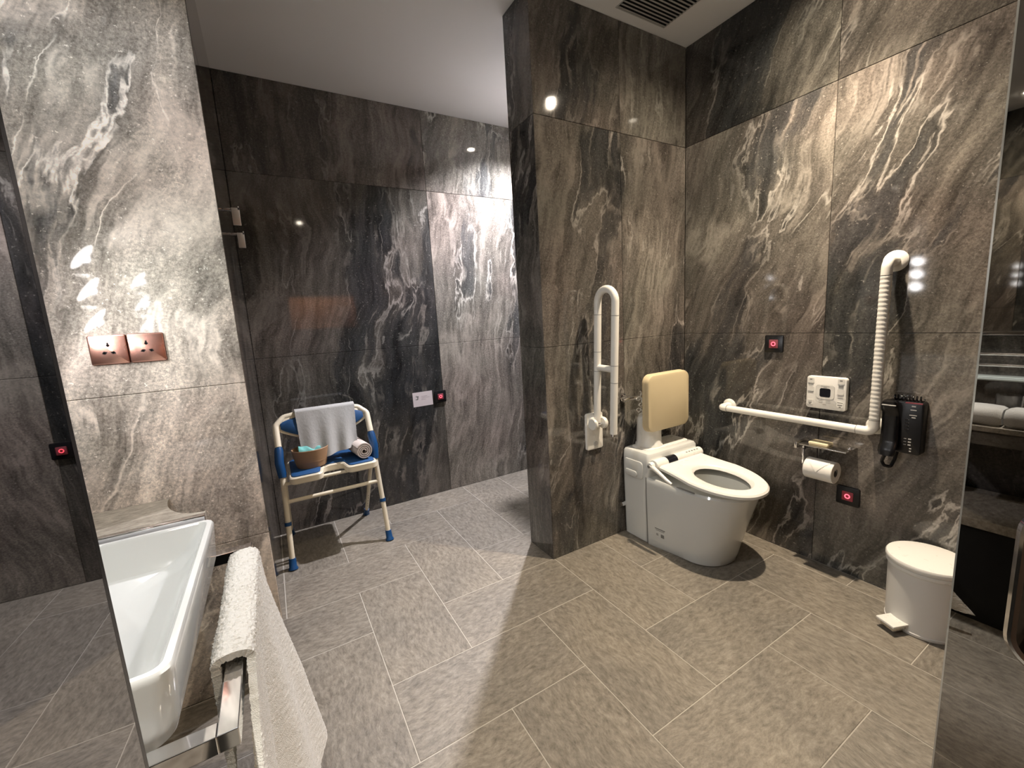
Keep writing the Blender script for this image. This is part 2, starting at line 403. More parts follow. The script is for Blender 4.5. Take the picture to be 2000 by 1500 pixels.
clad(wall_middle, I4((1.150, 1.90, 0), (0, -1, 0), (0, 0, 1), (-1, 0, 0)), (0, 0.22), VS, 41)
clad(wall_middle, I4((0, 1.90, 0), (-1, 0, 0), (0, 0, 1), (0, 1, 0)), (-XB, -1.150), VS, 43)
wall_side = struct(new_obj('wall_side', B(XF, XG-SLT, YE+SLT, YD, 0, ZC), M_JOINT, smooth=False))
clad(wall_side, I4((0, YE, 0), (1, 0, 0), (0, 0, 1), (0, -1, 0)), (XF, XG), (0, 0.55, 1.10, ZC), 53, M_MARB2, lambda i, j: 4.5)  # same marble, strong lamplight put into its colour by the raised tone
clad(wall_side, I4((XG, 0, 0), (0, 1, 0), (0, 0, 1), (1, 0, 0)), (YE, YD), VS, 57)
wall_left = struct(new_obj('wall_left', B(XF-0.1, XF-SLT, YR, YE, 0, ZC), M_JOINT, smooth=False))
clad(wall_left, I4((XF, 0, 0), (0, 1, 0), (0, 0, 1), (1, 0, 0)), (YR, 0.25, YE), (0, 1.078), 61)
clad(wall_left, I4((XF, 0, 0), (0, 1, 0), (0, 0, 1), (1, 0, 0)), (YR, 0.10), (1.078, ZC), 63)
# rear wall with a lit niche, seen only in reflections
wall_front = struct(new_obj('wall_front', B(XF, 0.33, YR-0.1, YR, 0, ZC), M_WALNUT, smooth=False))
bm = B(1.06, XB, YR-0.1, YR, 0, ZC); box(bm, 0.33, 1.06, YR-0.1, YR, 0, 1.3); box(bm, 0.33, 1.06, YR-0.1, YR, 1.82, ZC)
new_obj('wall_panel', bm, M_WALNUT, wall_front, smooth=False)
bm = B(0.33, 1.06, YR-0.32, YR-0.30, 1.28, 1.84); box(bm, 0.31, 0.33, YR-0.30, YR-0.1, 1.28, 1.84); box(bm, 1.06, 1.08, YR-0.30, YR-0.1, 1.28, 1.84)
box(bm, 0.31, 1.08, YR-0.30, YR-0.1, 1.82, 1.84); box(bm, 0.31, 1.08, YR-0.30, YR-0.1, 1.28, 1.30)
new_obj('niche', bm, M_OAK, wall_front, smooth=False)
new_obj('niche_light', B(0.34, 1.05, YR-0.10, YR-0.04, 1.806, 1.818), M_LED, wall_front, smooth=False)
new_obj('niche_lip', B(0.33, 1.06, YR-0.018, YR+0.002, 1.770, 1.82), M_WALNUT, wall_front, smooth=False)

# mirrored sliding door leaves either side of the opening
def door_leaf(name, edge, dirv, nrm, length, thick, edge_mat):
    d = Vector((*dirv, 0)).normalized(); n = Vector((*nrm, 0)).normalized()
    Mx = frame_mat((edge[0], edge[1], 0.012), d, n, (0, 0, 1))     # local x away from the visible edge, y = mirror normal
    bm = B(0.004, length, -thick, -0.004, 0, ZC-0.03); 
    for v in bm.verts: v.co = Mx @ v.co
    o = struct(new_obj(name, bm, M_DARK, origin=(edge[0], edge[1], 0), smooth=False))
    bm = B(0.0025, length, -0.0045, 0, 0, ZC-0.03)
    for v in bm.verts: v.co = Mx @ v.co
    new_obj('mirror_panel', bm, M_TINT, o, smooth=False)
    bm = B(0, 0.0024, -thick, 0, 0, ZC-0.03)
    for v in bm.verts: v.co = Mx @ v.co
    new_obj('glass_edge', bm, edge_mat, o, smooth=False)
    return o
a = math.radians(-1.68)
door_leaf('door_1', (-0.05, 0.160), (math.sin(a), -math.cos(a)), (math.cos(a), math.sin(a)), 0.85, 0.02, M_BLACK)
door_2 = door_leaf('door_2', (1.0, 0.208), (0, -1), (-1, 0), 1.0, 0.04, M_EDGE)
# chrome pull on the right leaf
def ring_plate(bm, M, w, h, r, t, d):
    o, i = rrect(w, h, r, 8), rrect(w-2*t, h-2*t, max(r-t, .001), 8)
    e = 0.35*t
    o2, i2 = rrect(w-2*e, h-2*e, r-e, 8), rrect(w-2*t+2*e, h-2*t+2*e, max(r-t+e, .001), 8)
    R = [[M @ Vector((x, y, z)) for x, y in q] for q, z in ((o, 0), (o, d-e), (o2, d), (i2, d), (i, d-e), (i, 0))]
    return rings_loft_closed(bm, R)
bm = ring_plate(bmesh.new(), frame_mat((1.0, 0.040, 0.80), (0, -1, 0), (0, 0, 1), (-1, 0, 0)), 0.20, 0.285, 0.055, 0.014, 0.030)
new_obj('door_handle', bm, M_CHROME, door_2)

# ------------------------------------------------------------------ ceiling fittings
DG = 'recessed ceiling spotlights'
for n, x, y, lab in (('t', 1.81, 0.93, 'recessed ceiling spotlight above the toilet'), ('s', 1.66, 2.44, 'recessed ceiling spotlight in the shower'),
                ('b', -0.28, 1.05, 'recessed ceiling spotlight above the washbasin'), ('v', -0.30, 0.36, 'added ceiling spotlight brightening the folded towels on the counter'), ('e', 0.55, -0.55, 'added ceiling spotlight for front fill by the mirrored doors')):  # counter and door spotlights are added for their light
    t = thing('ceiling_spotlight', (x, y, ZC), lab, 'light', DG)
    new_obj('trim_ring', lathe(bmesh.new(), [(0.044, 0), (0.044, -0.003), (0.032, -0.004), (0.030, -0.001), (0.030, 0)], (x, y, ZC), seg=28), M_PLASW, t)
    if n in 'bv': new_obj('added_snoot', lathe(bmesh.new(), [(0.046, 0), (0.046, -0.045), (0.044, -0.046), (0.043, -0.045), (0.043, -0.001), (0.043, 0)], (x, y, ZC), seg=28), M_BLACK, t)  # added collar that keeps the lamp out of wall reflections
    new_obj('lamp_lens', lathe(bmesh.new(), [(0.027, 0), (0.027, -0.007), (0.018, -0.011), (0.0, -0.013)], (x, y, ZC), seg=20), M_DOWN, t)
t = thing('ceiling_vent', (1.775, 1.455, ZC), 'grey slatted air vent in the ceiling above the toilet', 'vent')
new_obj('backing', B(1.612, 1.933, 1.29, 1.617, ZC-0.001, ZC-0.0002), M_DARK, t, smooth=False)
bm = bmesh.new()
for x0, x1, y0, y1 in ((1.606, 1.939, 1.284, 1.290), (1.606, 1.939, 1.617, 1.623), (1.606, 1.612, 1.29, 1.617), (1.933, 1.939, 1.29, 1.617)): box(bm, x0, x1, y0, y1, ZC-0.003, ZC)
new_obj('vent_frame', bm, M_VENT, t, smooth=False)
for k in range(17):
    y = 1.300 + k*0.0192
    bm = B(1.612, 1.933, -0.0055, 0.0055, -0.001, 0.001)
    for v in bm.verts: v.co = Matrix.Translation((0, y, ZC-0.006)) @ Matrix.Rotation(math.radians(20), 4, 'X') @ v.co
    new_obj('vent_slat', bm, M_VENT, t, smooth=False)

# square rain shower on the back of the middle wall; only its soft shadow reaches the picture
t = thing('rain_shower', (1.69, 1.90, 2.17), 'square chrome rain shower hidden behind the middle wall, throwing a soft shadow', 'shower')
new_obj('shower_plate', B(1.574, 1.80, 2.225, 2.443, 2.150, 2.160, bev=0.002), M_CHROME, t)
new_obj('shower_arm', tube(bmesh.new(), fillet_path([(1.69, 1.902, 2.22), (1.69, 2.33, 2.22), (1.69, 2.33, 2.162)], 0.03, 5), 0.011, 14), M_CHROME, t)

# ------------------------------------------------------------------ toilet
TXC = 1.845
toilet = thing('toilet', (TXC, 1.40, 0), 'white one-piece toilet with padded beige backrest against the marble wall', 'toilet')
def plan(hw, yb, yf, ycen, n=48, rc=0.03, pw=2.2, hwb=None):
    """D-shaped outline: straight back, parallel sides, superelliptic front."""
    pts = []
    N = n
    for k in range(N+1):                                  # front from right (+x) round the tip to left
        a = -PI*k/N
        c, s = math.cos(a), math.sin(a)
        pts.append((TXC + hw*math.copysign(abs(c)**(2/pw), c), ycen - (ycen-yf)*abs(s)**(2/pw)))
    hwb = hwb or hw
    for k in range(5): a = math.radians(180 - 90*k/4); pts.append((TXC-hwb+rc + rc*math.cos(a), yb-rc + rc*math.sin(a)))
    for k in range(5): a = math.radians(90 - 90*k/4); pts.append((TXC+hwb-rc + rc*math.cos(a), yb-rc + rc*math.sin(a)))
    return pts
SEAM = 1.503
def prof_z(zs):   # half width, front y by height
    out = []
    for z in zs:
        t_ = z/0.385
        hw = 0.158 + 0.030*t_**0.8
        yf = 1.140 - 0.112*t_**1.15
        out.append((z, hw, yf))
    return out
bm = bmesh.new()
R = []
for z, hw, yf in prof_z([0.0, 0.006, 0.04, 0.10, 0.17, 0.24, 0.30, 0.345, 0.375]):
    if z == 0.0: hw -= 0.006; yf += 0.006
    R.append([Vector((x, y, z)) for x, y in plan(hw, SEAM, yf, 1.30, rc=0.004, hwb=0.1850+0.011*min(1, z/0.30))])
# rim, then the inside of the bowl
R.append([Vector((x, y, 0.385)) for x, y in plan(0.180, SEAM-0.004, 1.040, 1.30, rc=0.004, hwb=0.190)])
n0 = len(R[0])
def hole(hw, yb, yf, z, n=n0, pw=2.0):
    yc = (yb+yf)/2; pts = []
    for k in range(49):
        a = -PI*k/48; pts.append(Vector((TXC + hw*math.cos(a), yc + (yc-yf)*math.sin(a), z)))
    m = n-49
    for k in range(m):
        a = PI - PI*(k+1)/(m+1); pts.append(Vector((TXC + hw*math.cos(a), yc + (yb-yc)*math.sin(a), z)))
    return pts
R.append(hole(0.120, 1.375, 1.070, 0.385)); R.append(hole(0.118, 1.372, 1.073, 0.36)); R.append(hole(0.108, 1.36, 1.09, 0.29)); R.append(hole(0.08, 1.34, 1.13, 0.21)); R.append(hole(0.045, 1.31, 1.18, 0.17))
rings_loft(bm, R)
new_obj('bowl', bm, M_CERAM, toilet)
# tank section, rounded shoulders, sloping front at the top
bm = bmesh.new()
R = []
for z, hw, dy, yb in ((0, 0.180, 0, 1.672), (0.006, 0.186, 0, 1.675), (0.30, 0.196, 0, 1.675), (0.445, 0.199, 0, 1.675), (0.500, 0.197, 0.004, 1.674), (0.512, 0.190, 0.010, 1.668), (0.516, 0.178, 0.02, 1.66)):
    yf = SEAM + 0.002 - (0.028 if z > 0.40 else 0) + dy
    w_, h_ = hw*2, yb-yf; cy = (yb+yf)/2
    R.append([Vector((TXC+x, cy+y, z)) for x, y in rrect(w_, h_, 0.022, 5)])
rings_loft(bm, R)
new_obj('tank', bm, M_CERAM, toilet)
new_obj('tank_lid', plate(bmesh.new(), frame_mat((TXC+0.01, 1.585, 0.5155), (1, 0, 0), (0, 1, 0), (0, 0, 1)), 0.335, 0.135, 0.03, 0.004, 0.002), M_PLASW, toilet)
bm = bmesh.new()
rings_loft(bm, [[Vector((TXC-hw_-d_, y_, z_)) for d_, y_ in ((0.0006, SEAM-0.0012), (0.0006, SEAM+0.0030), (-0.012, SEAM+0.0030), (-0.012, SEAM-0.0012))] for z_, hw_ in ((0.004, 0.186), (0.30, 0.196), (0.385, 0.1965))])
new_obj('seam_line', bm, M_GREYM, toilet, smooth=False)
# moulded reliefs on the tank side
def side_plate(y0, y1, z0, z1, d, x=TXC-0.197, r=0.01): return plate(bmesh.new(), frame_mat((x, (y0+y1)/2, (z0+z1)/2), (0, -1, 0), (0, 0, 1), (-1, 0, 0)), abs(y1-y0), z1-z0, r, d, min(0.004, d*0.6))
new_obj('side_cover', side_plate(1.52, 1.655, 0.365, 0.462, 0.008, r=0.02), M_CERAM, toilet)
new_obj('side_button', side_plate(1.555, 1.640, 0.372, 0.405, 0.016, r=0.014), M_CERAM, toilet)
new_obj('inlet_valve', lathe(bmesh.new(), [(0, -0.02), (0.012, -0.02), (0.014, 0), (0.01, 0.02), (0, 0.02)], (TXC-0.20, 1.665, 0.18), 'X', 16), M_CHROME, toilet)
# hinge bar with a dark window and printed marks
HY, HZ = 1.460, 0.460
new_obj('hinge_bar', tube(bmesh.new(), [(TXC-0.188, HY, HZ), (TXC-0.186, HY, HZ), (TXC+0.183, HY, HZ), (TXC+0.186, HY, HZ)], [0.016, 0.028, 0.028, 0.016], 28), M_PLASW, toilet)
new_obj('sensor_window', tube(bmesh.new(), [(TXC-0.100, HY, HZ), (TXC-0.028, HY, HZ)], 0.0287, 28), M_SCREEN, toilet)
bm = bmesh.new()
for k in range(5):
    Mx = Matrix.Translation((TXC+0.06+k*0.022, HY, HZ)) @ Matrix.Rotation(math.radians(28), 4, 'X')
    t_ = B(-0.006, 0.006, -0.003, 0.003, 0.0272, 0.0286); merge(bm, t_, Mx)
new_obj('control_mark', bm, M_GREYM, toilet, smooth=False)
# seat: broad plate with an opening, slightly sloping
def seat_outline(inset, n=n0):
    yf, hwm = 0.995+inset, 0.193-inset
    pts = []
    key = [(-1.0, 0.172), (0.0, hwm)]
    for k in range(49):
        a = -PI*k/48; c, s = math.cos(a), math.sin(a)
        pts.append((TXC + hwm*math.copysign(abs(c)**(2/2.15), c), 1.245 - (1.245-yf)*abs(s)**(2/2.15)))
    m = n-49; ym = 1.452-inset
    left = []
    half = m//2
    for k in range(half):
        f = (k+1)/half; y = 1.245 + (ym-1.245)*f
        hw = hwm - 0.026*math.sin(f*PI*0.5)*0.9 + 0.004*f
        left.append((TXC-hw, y))
    right = [(2*TXC-x, y) for x, y in reversed(left)]
    extra = m - 2*half
    mid = [(TXC, ym)]*0
    pts += left
    if extra: pts.append((TXC, ym))
    pts += right
    return pts
def slope(y): return 0.394 + max(0, (y-0.995))*0.10
bm = bmesh.new()
R = [[Vector((x, y, slope(y))) for x, y in seat_outline(0.008)], [Vector((x, y, slope(y)+0.004)) for x, y in seat_outline(0.0)],
     [Vector((x, y, slope(y)+0.016)) for x, y in seat_outline(0.0)], [Vector((x, y, slope(y)+0.023)) for x, y in seat_outline(0.007)],
     [Vector((x, y, slope(y)+0.024)) for x, y in seat_outline(0.022)]]
def hz(hw, yb, yf, dz): return [Vector((p.x, p.y, slope(p.y)+dz)) for p in hole(hw, yb, yf, 0)]
R += [hz(0.122, 1.352, 1.052, 0.022), hz(0.112, 1.343, 1.061, 0.014), hz(0.106, 1.336, 1.068, 0.002), hz(0.108, 1.34, 1.066, 0.0)]
rings_loft_closed(bm, R)
new_obj('seat', bm, M_PLASW, toilet)
# side arm and bracket
arm_pts = [(TXC-0.205, 1.462, 0.462), (TXC-0.208, 1.42, 0.447), (TXC-0.208, 1.355, 0.415), (TXC-0.206, 1.330, 0.405)]
new_obj('seat_arm', tube(bmesh.new(), arm_pts, [0.013, 0.011, 0.0085, 0.006], 14), M_PLASW, toilet)
new_obj('arm_pivot', lathe(bmesh.new(), [(0, 0), (0.020, 0), (0.021, -0.012), (0.016, -0.022), (0, -0.022)], (TXC-0.192, 1.462, 0.462), 'X', 24), M_PLASW, toilet)
new_obj('pivot_screw', lathe(bmesh.new(), [(0, 0), (0.008, 0), (0.008, -0.004), (0, -0.004)], (TXC-0.219, 1.462, 0.462), 'X', 12), M_GREYM, toilet)
new_obj('seat_gasket', B(TXC-0.190, TXC-0.184, 1.215, 1.315, 0.388, 0.394, bev=0.001), M_GREYM, toilet)
# printed label on the skirt (a few flat marks)
bm = bmesh.new()
for y0, y1, z0, z1 in ((1.395, 1.455, 0.112, 0.117), (1.40, 1.45, 0.104, 0.107)):
    box(bm, TXC-0.1735, TXC-0.160, y0, y1, z0, z1)
box(bm, TXC-0.1735, TXC-0.160, 1.402, 1.420, 0.070, 0.089); box(bm, TXC-0.1735, TXC-0.160, 1.436, 1.448, 0.076, 0.079); box(bm, TXC-0.1735, TXC-0.160, 1.436, 1.448, 0.083, 0.086)
for v in bm.verts:
    t_ = v.co.z/0.385; f_ = min(1, max(0, (v.co.y-1.30)/(SEAM-1.30)))
    sx = (0.158+0.030*t_**0.8)*(1-f_) + (0.185+0.011*v.co.z/0.30)*f_
    v.co.x = TXC - sx - (0.0010 if v.co.x < TXC-0.17 else -0.01)
new_obj('printed_label', bm, M_GREYM, toilet, smooth=False)
# post and padded backrest
PX, PY = 1.785, 1.603
new_obj('backrest_post', lathe(bmesh.new(), [(0, 0.518), (0.074, 0.518), (0.074, 0.526), (0.068, 0.534), (0.066, 0.60), (0.062, 0.67), (0.054, 0.69), (0.040, 0.70), (0, 0.702)], (PX, PY, 0), 'Z', 40), M_PLASW, toilet)
bm = B(PX-0.03, PX+0.13, 1.535, PY, 0.62, 0.70, bev=0.012)
new_obj('backrest_bracket', bm, M_PLASW, toilet)
pad = new_obj('back_pad', plate(bmesh.new(), frame_mat((1.852, 1.545, 0.770), (1, 0, 0), (0, 0, 1), (0, -1, 0)), 0.330, 0.312, 0.045, 0.030, 0.012, 8), M_BEIGE, toilet)
new_obj('pad_shell', plate(bmesh.new(), frame_mat((1.852, 1.557, 0.770), (1, 0, 0), (0, 0, 1), (0, -1, 0)), 0.334, 0.316, 0.046, 0.014, 0.005, 8), M_BEIGE, toilet)
# loose white cord behind the pad
def curl(c, n, r, dz, turns): return [Vector((c[0] + r*math.cos(2*PI*turns*k/n)*(0.7+0.3*math.sin(k)), c[1] + 0.01*math.sin(3.1*k/n*PI), c[2] + dz*k/n + r*0.9*math.sin(2*PI*turns*k/n))) for k in range(n+1)]
cord = tube(bmesh.new(), [(1.72, 1.60, 0.706)] + curl((1.700, 1.585, 0.715), 60, 0.020, 0.105, 3.3) + [(1.73, 1.60, 0.82), (1.75, 1.62, 0.79)], 0.0032, 8)
tag(new_obj('cord', cord, M_PLASW, origin=(1.70, 1.585, 0.715)), 'thin white cord looped beside the beige backrest pad', 'cord')
# chrome fitting on the wall behind the pad
t = thing('wall_fitting', (1.66, 1.68, 0.80), 'small chrome lever fitting on the wall beside the beige backrest', 'fitting')
new_obj('rosette', lathe(bmesh.new(), [(0, 0), (0.022, 0), (0.022, -0.006), (0.014, -0.012), (0.012, -0.05), (0, -0.05)], (1.665, 1.68, 0.795), 'Y', 24), M_CHROME, t)
new_obj('lever', tube(bmesh.new(), fillet_path([(1.62, 1.632, 0.790), (1.66, 1.628, 0.797), (1.73, 1.60, 0.800), (1.752, 1.598, 0.802)], 0.02, 4), 0.011, 14), M_CHROME, t)

# ------------------------------------------------------------------ fold-up support rail on the middle wall
t = thing('folding_grab_rail', (1.445, 1.68, 0.645), 'white fold-up U-shaped grab rail raised upright beside the toilet', 'grab rail')
LB, LT = Vector((1.440, 1.640, 0.700)), Vector((1.440, 1.612, 1.320))
RB, RT = Vector((1.440, 1.520, 0.662)), Vector((1.440, 1.490, 1.315))
mid = (LT+RT)/2; rad = (LT-RT).length/2
arc = [mid + Vector((0, math.cos(a)*rad, math.sin(a)*rad)) for a in [PI*k/16 for k in range(17)]]
new_obj('rail_tube', tube(bmesh.new(), [LB] + arc + [RB], 0.0185, 20), M_NYLON, t)
new_obj('cross_tube', tube(bmesh.new(), [LB.lerp(LT, 0.47), RB.lerp(RT, 0.50)], 0.0165, 16), M_NYLON, t)
for P0, P1, fs in ((LB, LT, (0.44, 0.60, 0.90)), (RB, RT, (0.40, 0.53, 0.90))):
    for f in fs:
        c = P0.lerp(P1, f); d = (P1-P0).normalized()*0.0011
        new_obj('joint_ring', tube(bmesh.new(), [c-d, c+d], 0.0188, 20), M_GREYM, t)
new_obj('end_cap', tube(bmesh.new(), [RB-Vector((0, 0, 0.012)), RB], 0.0165, 16), M_CHROME, t)
pm = new_obj('wall_plate', plate(bmesh.new(), onA(1.445, 0.645), 0.112, 0.200, 0.012, 0.014, 0.004), M_NYLON, t)
new_obj('hinge_block', plate(bmesh.new(), onA(1.445, 0.705, 1.672), 0.080, 0.060, 0.02, 0.035, 0.008), M_NYLON, t)
for s in (-1, 1):
    new_obj('hinge_cheek', lathe(bmesh.new(), [(0, -0.010), (0.028, -0.010), (0.031, -0.004), (0.031, 0.004), (0.028, 0.010), (0, 0.010)], (1.440+s*0.034, 1.632, 0.694), 'X', 28), M_NYLON, t)
new_obj('hinge_pin', tube(bmesh.new(), [(1.404, 1.632, 0.692), (1.476, 1.632, 0.692)], 0.009, 14), M_CHROME, t)
new_obj('screw_cap', lathe(bmesh.new(), [(0, 0), (0.014, 0), (0.013, -0.003), (0, -0.003)], (1.448, 1.6665, 0.577), 'Y', 20), M_LGREY, t)
new_obj('screw_cap', lathe(bmesh.new(), [(0, 0), (0.012, 0), (0.011, -0.002), (0, -0.002)], (1.448, 1.6665, 0.612), 'Y', 20), M_NYLON, t)

# ------------------------------------------------------------------ L-shaped grab bar on the right wall
t = thing('grab_bar', (2.186, 0.71, 0.715), 'white L-shaped grab bar with ribbed upright on the wall right of the toilet', 'grab bar')
BX = 2.108
def ribbed(p0, p1, r, pitch=0.0175, amp=0.0010):
    p0, p1 = Vector(p0), Vector(p1); n = int((p1-p0).length/pitch)*6; pts = []; rr = []
    for k in range(n+1):
        pts.append(p0.lerp(p1, k/n)); rr.append(r + amp*(0.5-0.5*math.cos(2*PI*k/6)))
    return tube(bmesh.new(), pts, rr, 22)
new_obj('upright_tube', ribbed((BX, 0.708, 0.765), (BX, 0.705, 1.345), 0.0178), M_NYLON, t)
new_obj('level_tube', tube(bmesh.new(), [(BX, 0.765, 0.715), (BX, 1.345, 0.715)], 0.0172, 22), M_NYLON, t)
new_obj('elbow', tube(bmesh.new(), fillet_path([(BX, 0.765, 0.715), (BX, 0.708, 0.715), (BX, 0.708, 0.765)], 0.032, 8), 0.0185, 22), M_NYLON, t)
new_obj('top_bend', tube(bmesh.new(), fillet_path([(BX, 0.705, 1.345), (BX, 0.704, 1.400), (2.176, 0.704, 1.400)], 0.034, 10), 0.0182, 22), M_NYLON, t)
new_obj('end_bend', tube(bmesh.new(), fillet_path([(BX, 1.345, 0.715), (BX, 1.382, 0.715), (2.176, 1.382, 0.715)], 0.03, 8), 0.0182, 22), M_NYLON, t)
new_obj('elbow_stub', tube(bmesh.new(), [(BX+0.005, 0.725, 0.724), (2.176, 0.725, 0.724)], 0.0165, 20), M_NYLON, t)
for y, z, r in ((0.704, 1.400, 0.041), (1.382, 0.715, 0.036), (0.725, 0.724, 0.036)):
    new_obj('wall_flange', lathe(bmesh.new(), [(0, 0), (r, 0), (r, -0.005), (r-0.004, -0.009), (0.022, -0.012), (0, -0.012)], (2.186, y, z), 'X', 36), M_NYLON, t)
for p, d in (((BX, 0.765, 0.715), (0, 1, 0)), ((BX, 0.708, 0.765), (0, 0, 1)), ((BX, 0.705, 1.345), (0, 0, 1)), ((BX, 1.345, 0.715), (0, 1, 0))):
    p, d = Vector(p), Vector(d)*0.001
    new_obj('joint_ring', tube(bmesh.new(), [p-d, p+d], 0.0187, 22), M_GREYM, t)

# ------------------------------------------------------------------ red-ring call buttons
def call_button(M, label, lit_size=0.0088):
    o = M.to_translation()
    t = thing('call_button', o, label, 'switch', 'red-ringed call buttons')
    new_obj('button_plate', plate(bmesh.new(), M, 0.088, 0.086, 0.007, 0.009, 0.002), M_BLACK, t)
    new_obj('push_pad', plate(bmesh.new(), M @ Matrix.Translation((0, 0, 0.0085)), 0.042, 0.042, 0.003, 0.0035, 0.001), M_REDDIM, t)
    c = M @ Matrix.Translation((0, 0, 0.0125))
    ring = [c @ Vector((lit_size*math.cos(2*PI*k/24), lit_size*math.sin(2*PI*k/24), 0)) for k in range(24)]
    new_obj('light_ring', tube(bmesh.new(), ring, 0.0022, 8, closed=True), M_RED, t)
call_button(onB(1.154, 1.063), 'black call button high on the wall above the toilet')
call_button(onB(0.807, 0.380), 'black call button low on the wall below the toilet paper')
call_button(onA(1.042, 0.731, YD), 'black call button beside the printed card in the shower')

# control panel for the toilet
t = thing('control_panel', (2.186, 0.909, 0.845), 'white toilet remote panel with small dark screen on the right wall', 'control panel')
Mp = onB(0.909, 0.845)
new_obj('wall_bracket', plate(bmesh.new(), onB(0.905, 0.849), 0.146, 0.142, 0.012, 0.007), M_BLACK, t)
new_obj('panel_body', plate(bmesh.new(), Mp @ Matrix.Translation((0, 0, 0.006)), 0.158, 0.150, 0.012, 0.020, 0.004), M_PLASW, t)
FZ = 0.0262
def on_panel(x, y, w_, h_, d=0.0008): return plate(bmesh.new(), Mp @ Matrix.Translation((x, y, FZ-0.0004)), w_, h_, min(w_, h_)*0.2, d+0.0004)
new_obj('screen_surround', on_panel(-0.002, 0.005, 0.074, 0.066, 0.0006), M_LGREY, t)
new_obj('screen_bezel', on_panel(-0.002, 0.005, 0.071, 0.063, 0.0012), M_PLASW, t)
new_obj('screen', on_panel(-0.002, 0.002, 0.043, 0.040, 0.0018), M_SCREEN, t)
for x, y in ((-0.061, 0.055), (0.058, 0.058), (-0.061, 0.016), (0.058, 0.012), (-0.061, -0.046), (0.058, -0.046)):
    new_obj('panel_button', on_panel(x, y, 0.026, 0.024, 0.0014), M_PLASW, t)
bm = bmesh.new()
for x, y, w_, h_ in ((-0.061, 0.060, 0.010, 0.004), (-0.061, 0.035, 0.022, 0.003), (-0.061, 0.003, 0.022, 0.0015), (-0.061, -0.050, 0.014, 0.004), (-0.061, -0.043, 0.016, 0.0015), (-0.061, -0.055, 0.006, 0.005),
                     (0.058, 0.062, 0.010, 0.005), (0.058, 0.038, 0.018, 0.005), (0.058, 0.032, 0.022, 0.0012), (0.058, -0.010, 0.022, 0.002), (0.058, -0.036, 0.022, 0.003), (0.058, -0.048, 0.018, 0.004), (0.058, -0.057, 0.008, 0.006),
                     (-0.002, 0.032, 0.034, 0.0012), (-0.002, 0.026, 0.014, 0.002), (-0.018, -0.037, 0.016, 0.0015), (0.012, -0.037, 0.018, 0.0015), (-0.002, -0.054, 0.014, 0.002)):
    merge(bm, plate(bmesh.new(), Mp @ Matrix.Translation((x, y, FZ+0.0008)), w_, h_, 0.0004, 0.0009, seg=2))
new_obj('printed_legend', bm, M_GREYM, t, smooth=False)['kind'] = 'stuff'

# ------------------------------------------------------------------ wall telephone
t = thing('wall_telephone', (2.186, 0.635, 0.74), 'black wall telephone with handset below the ribbed upright bar', 'telephone')
new_obj('phone_body', plate(bmesh.new(), onB(0.628, 0.744), 0.118, 0.212, 0.012, 0.044, 0.006), M_BLACK, t)
hp = []
for k in range(15):
    f = k/14; z = 0.850 - 0.222*f
    bulge = 0.068 - 0.008*math.sin(PI*f) + (0.012 if f < .16 or f > .8 else 0)
    hp.append((z, bulge))
bm = bmesh.new(); R = []
for i, (z, bg) in enumerate(hp):
    w_ = 0.056 if 0 < i < 14 else 0.046
    R.append([Vector((2.186-bg + 0.011*math.sin(a)*1.0, 0.662 + w_/2*math.copysign(abs(math.cos(a))**0.6, math.cos(a)), z)) for a in [2*PI*k/20 for k in range(20)]])
rings_loft(bm, R)
new_obj('handset', bm, M_BLACK, t)
new_obj('handset_strip', B(2.186-0.0925, 2.186-0.086, 0.640, 0.684, 0.834, 0.838, bev=0.001), M_LGREY, t)
new_obj('cradle_hook', B(2.186-0.07, 2.186-0.03, 0.648, 0.688, 0.838, 0.851, bev=0.004), M_BLACK, t)
for k in range(4):
    new_obj('phone_button', B(2.186-0.0465, 2.186-0.043, 0.612, 0.622, 0.736+k*0.013, 0.744+k*0.013, bev=0.0008), M_BLACK, t)
bm = bmesh.new()
for y, z, w_, h_ in ((0.600, 0.833, 0.012, 0.005), (0.600, 0.818, 0.018, 0.003), (0.600, 0.797, 0.022, 0.003), (0.598, 0.788, 0.012, 0.004), (0.615, 0.778, 0.008, 0.002), (0.615, 0.765, 0.008, 0.002), (0.615, 0.752, 0.008, 0.002), (0.615, 0.740, 0.008, 0.002),
                     (0.618, 0.700, 0.008, 0.002), (0.618, 0.688, 0.008, 0.002), (0.618, 0.676, 0.008, 0.002), (0.604, 0.700, 0.009, 0.004), (0.604, 0.688, 0.009, 0.004), (0.604, 0.676, 0.009, 0.004), (0.600, 0.662, 0.006, 0.004), (0.600, 0.651, 0.006, 0.004)):
    box(bm, 2.186-0.0452, 2.186-0.043, y-w_/2, y+w_/2, z-h_/2, z+h_/2)
new_obj('printed_legend', bm, M_LGREY, t, smooth=False)['kind'] = 'stuff'
# coiled cord lying on top and hanging below
pts = []
for k in range(161):
    f = k/160; a = 2*PI*8*f
    pts.append((2.186-0.026 + 0.010*math.cos(a), 0.668-0.090*f, 0.861 + 0.009*math.sin(a)))
new_obj('coiled_cord', tube(bmesh.new(), pts, 0.0028, 6), M_BLACK, t)
new_obj('call_lamp', B(2.186-0.047, 2.186-0.042, 0.575, 0.625, 0.8435, 0.8475), M_REDDIM, t)
new_obj('cord', tube(bmesh.new(), fillet_path([(2.125, 0.672, 0.622), (2.125, 0.680, 0.595), (2.128, 0.672, 0.576), (2.14, 0.655, 0.572), (2.16, 0.650, 0.60), (2.165, 0.645, 0.64)], 0.012, 4), 0.0065, 8), M_BLACK, t)

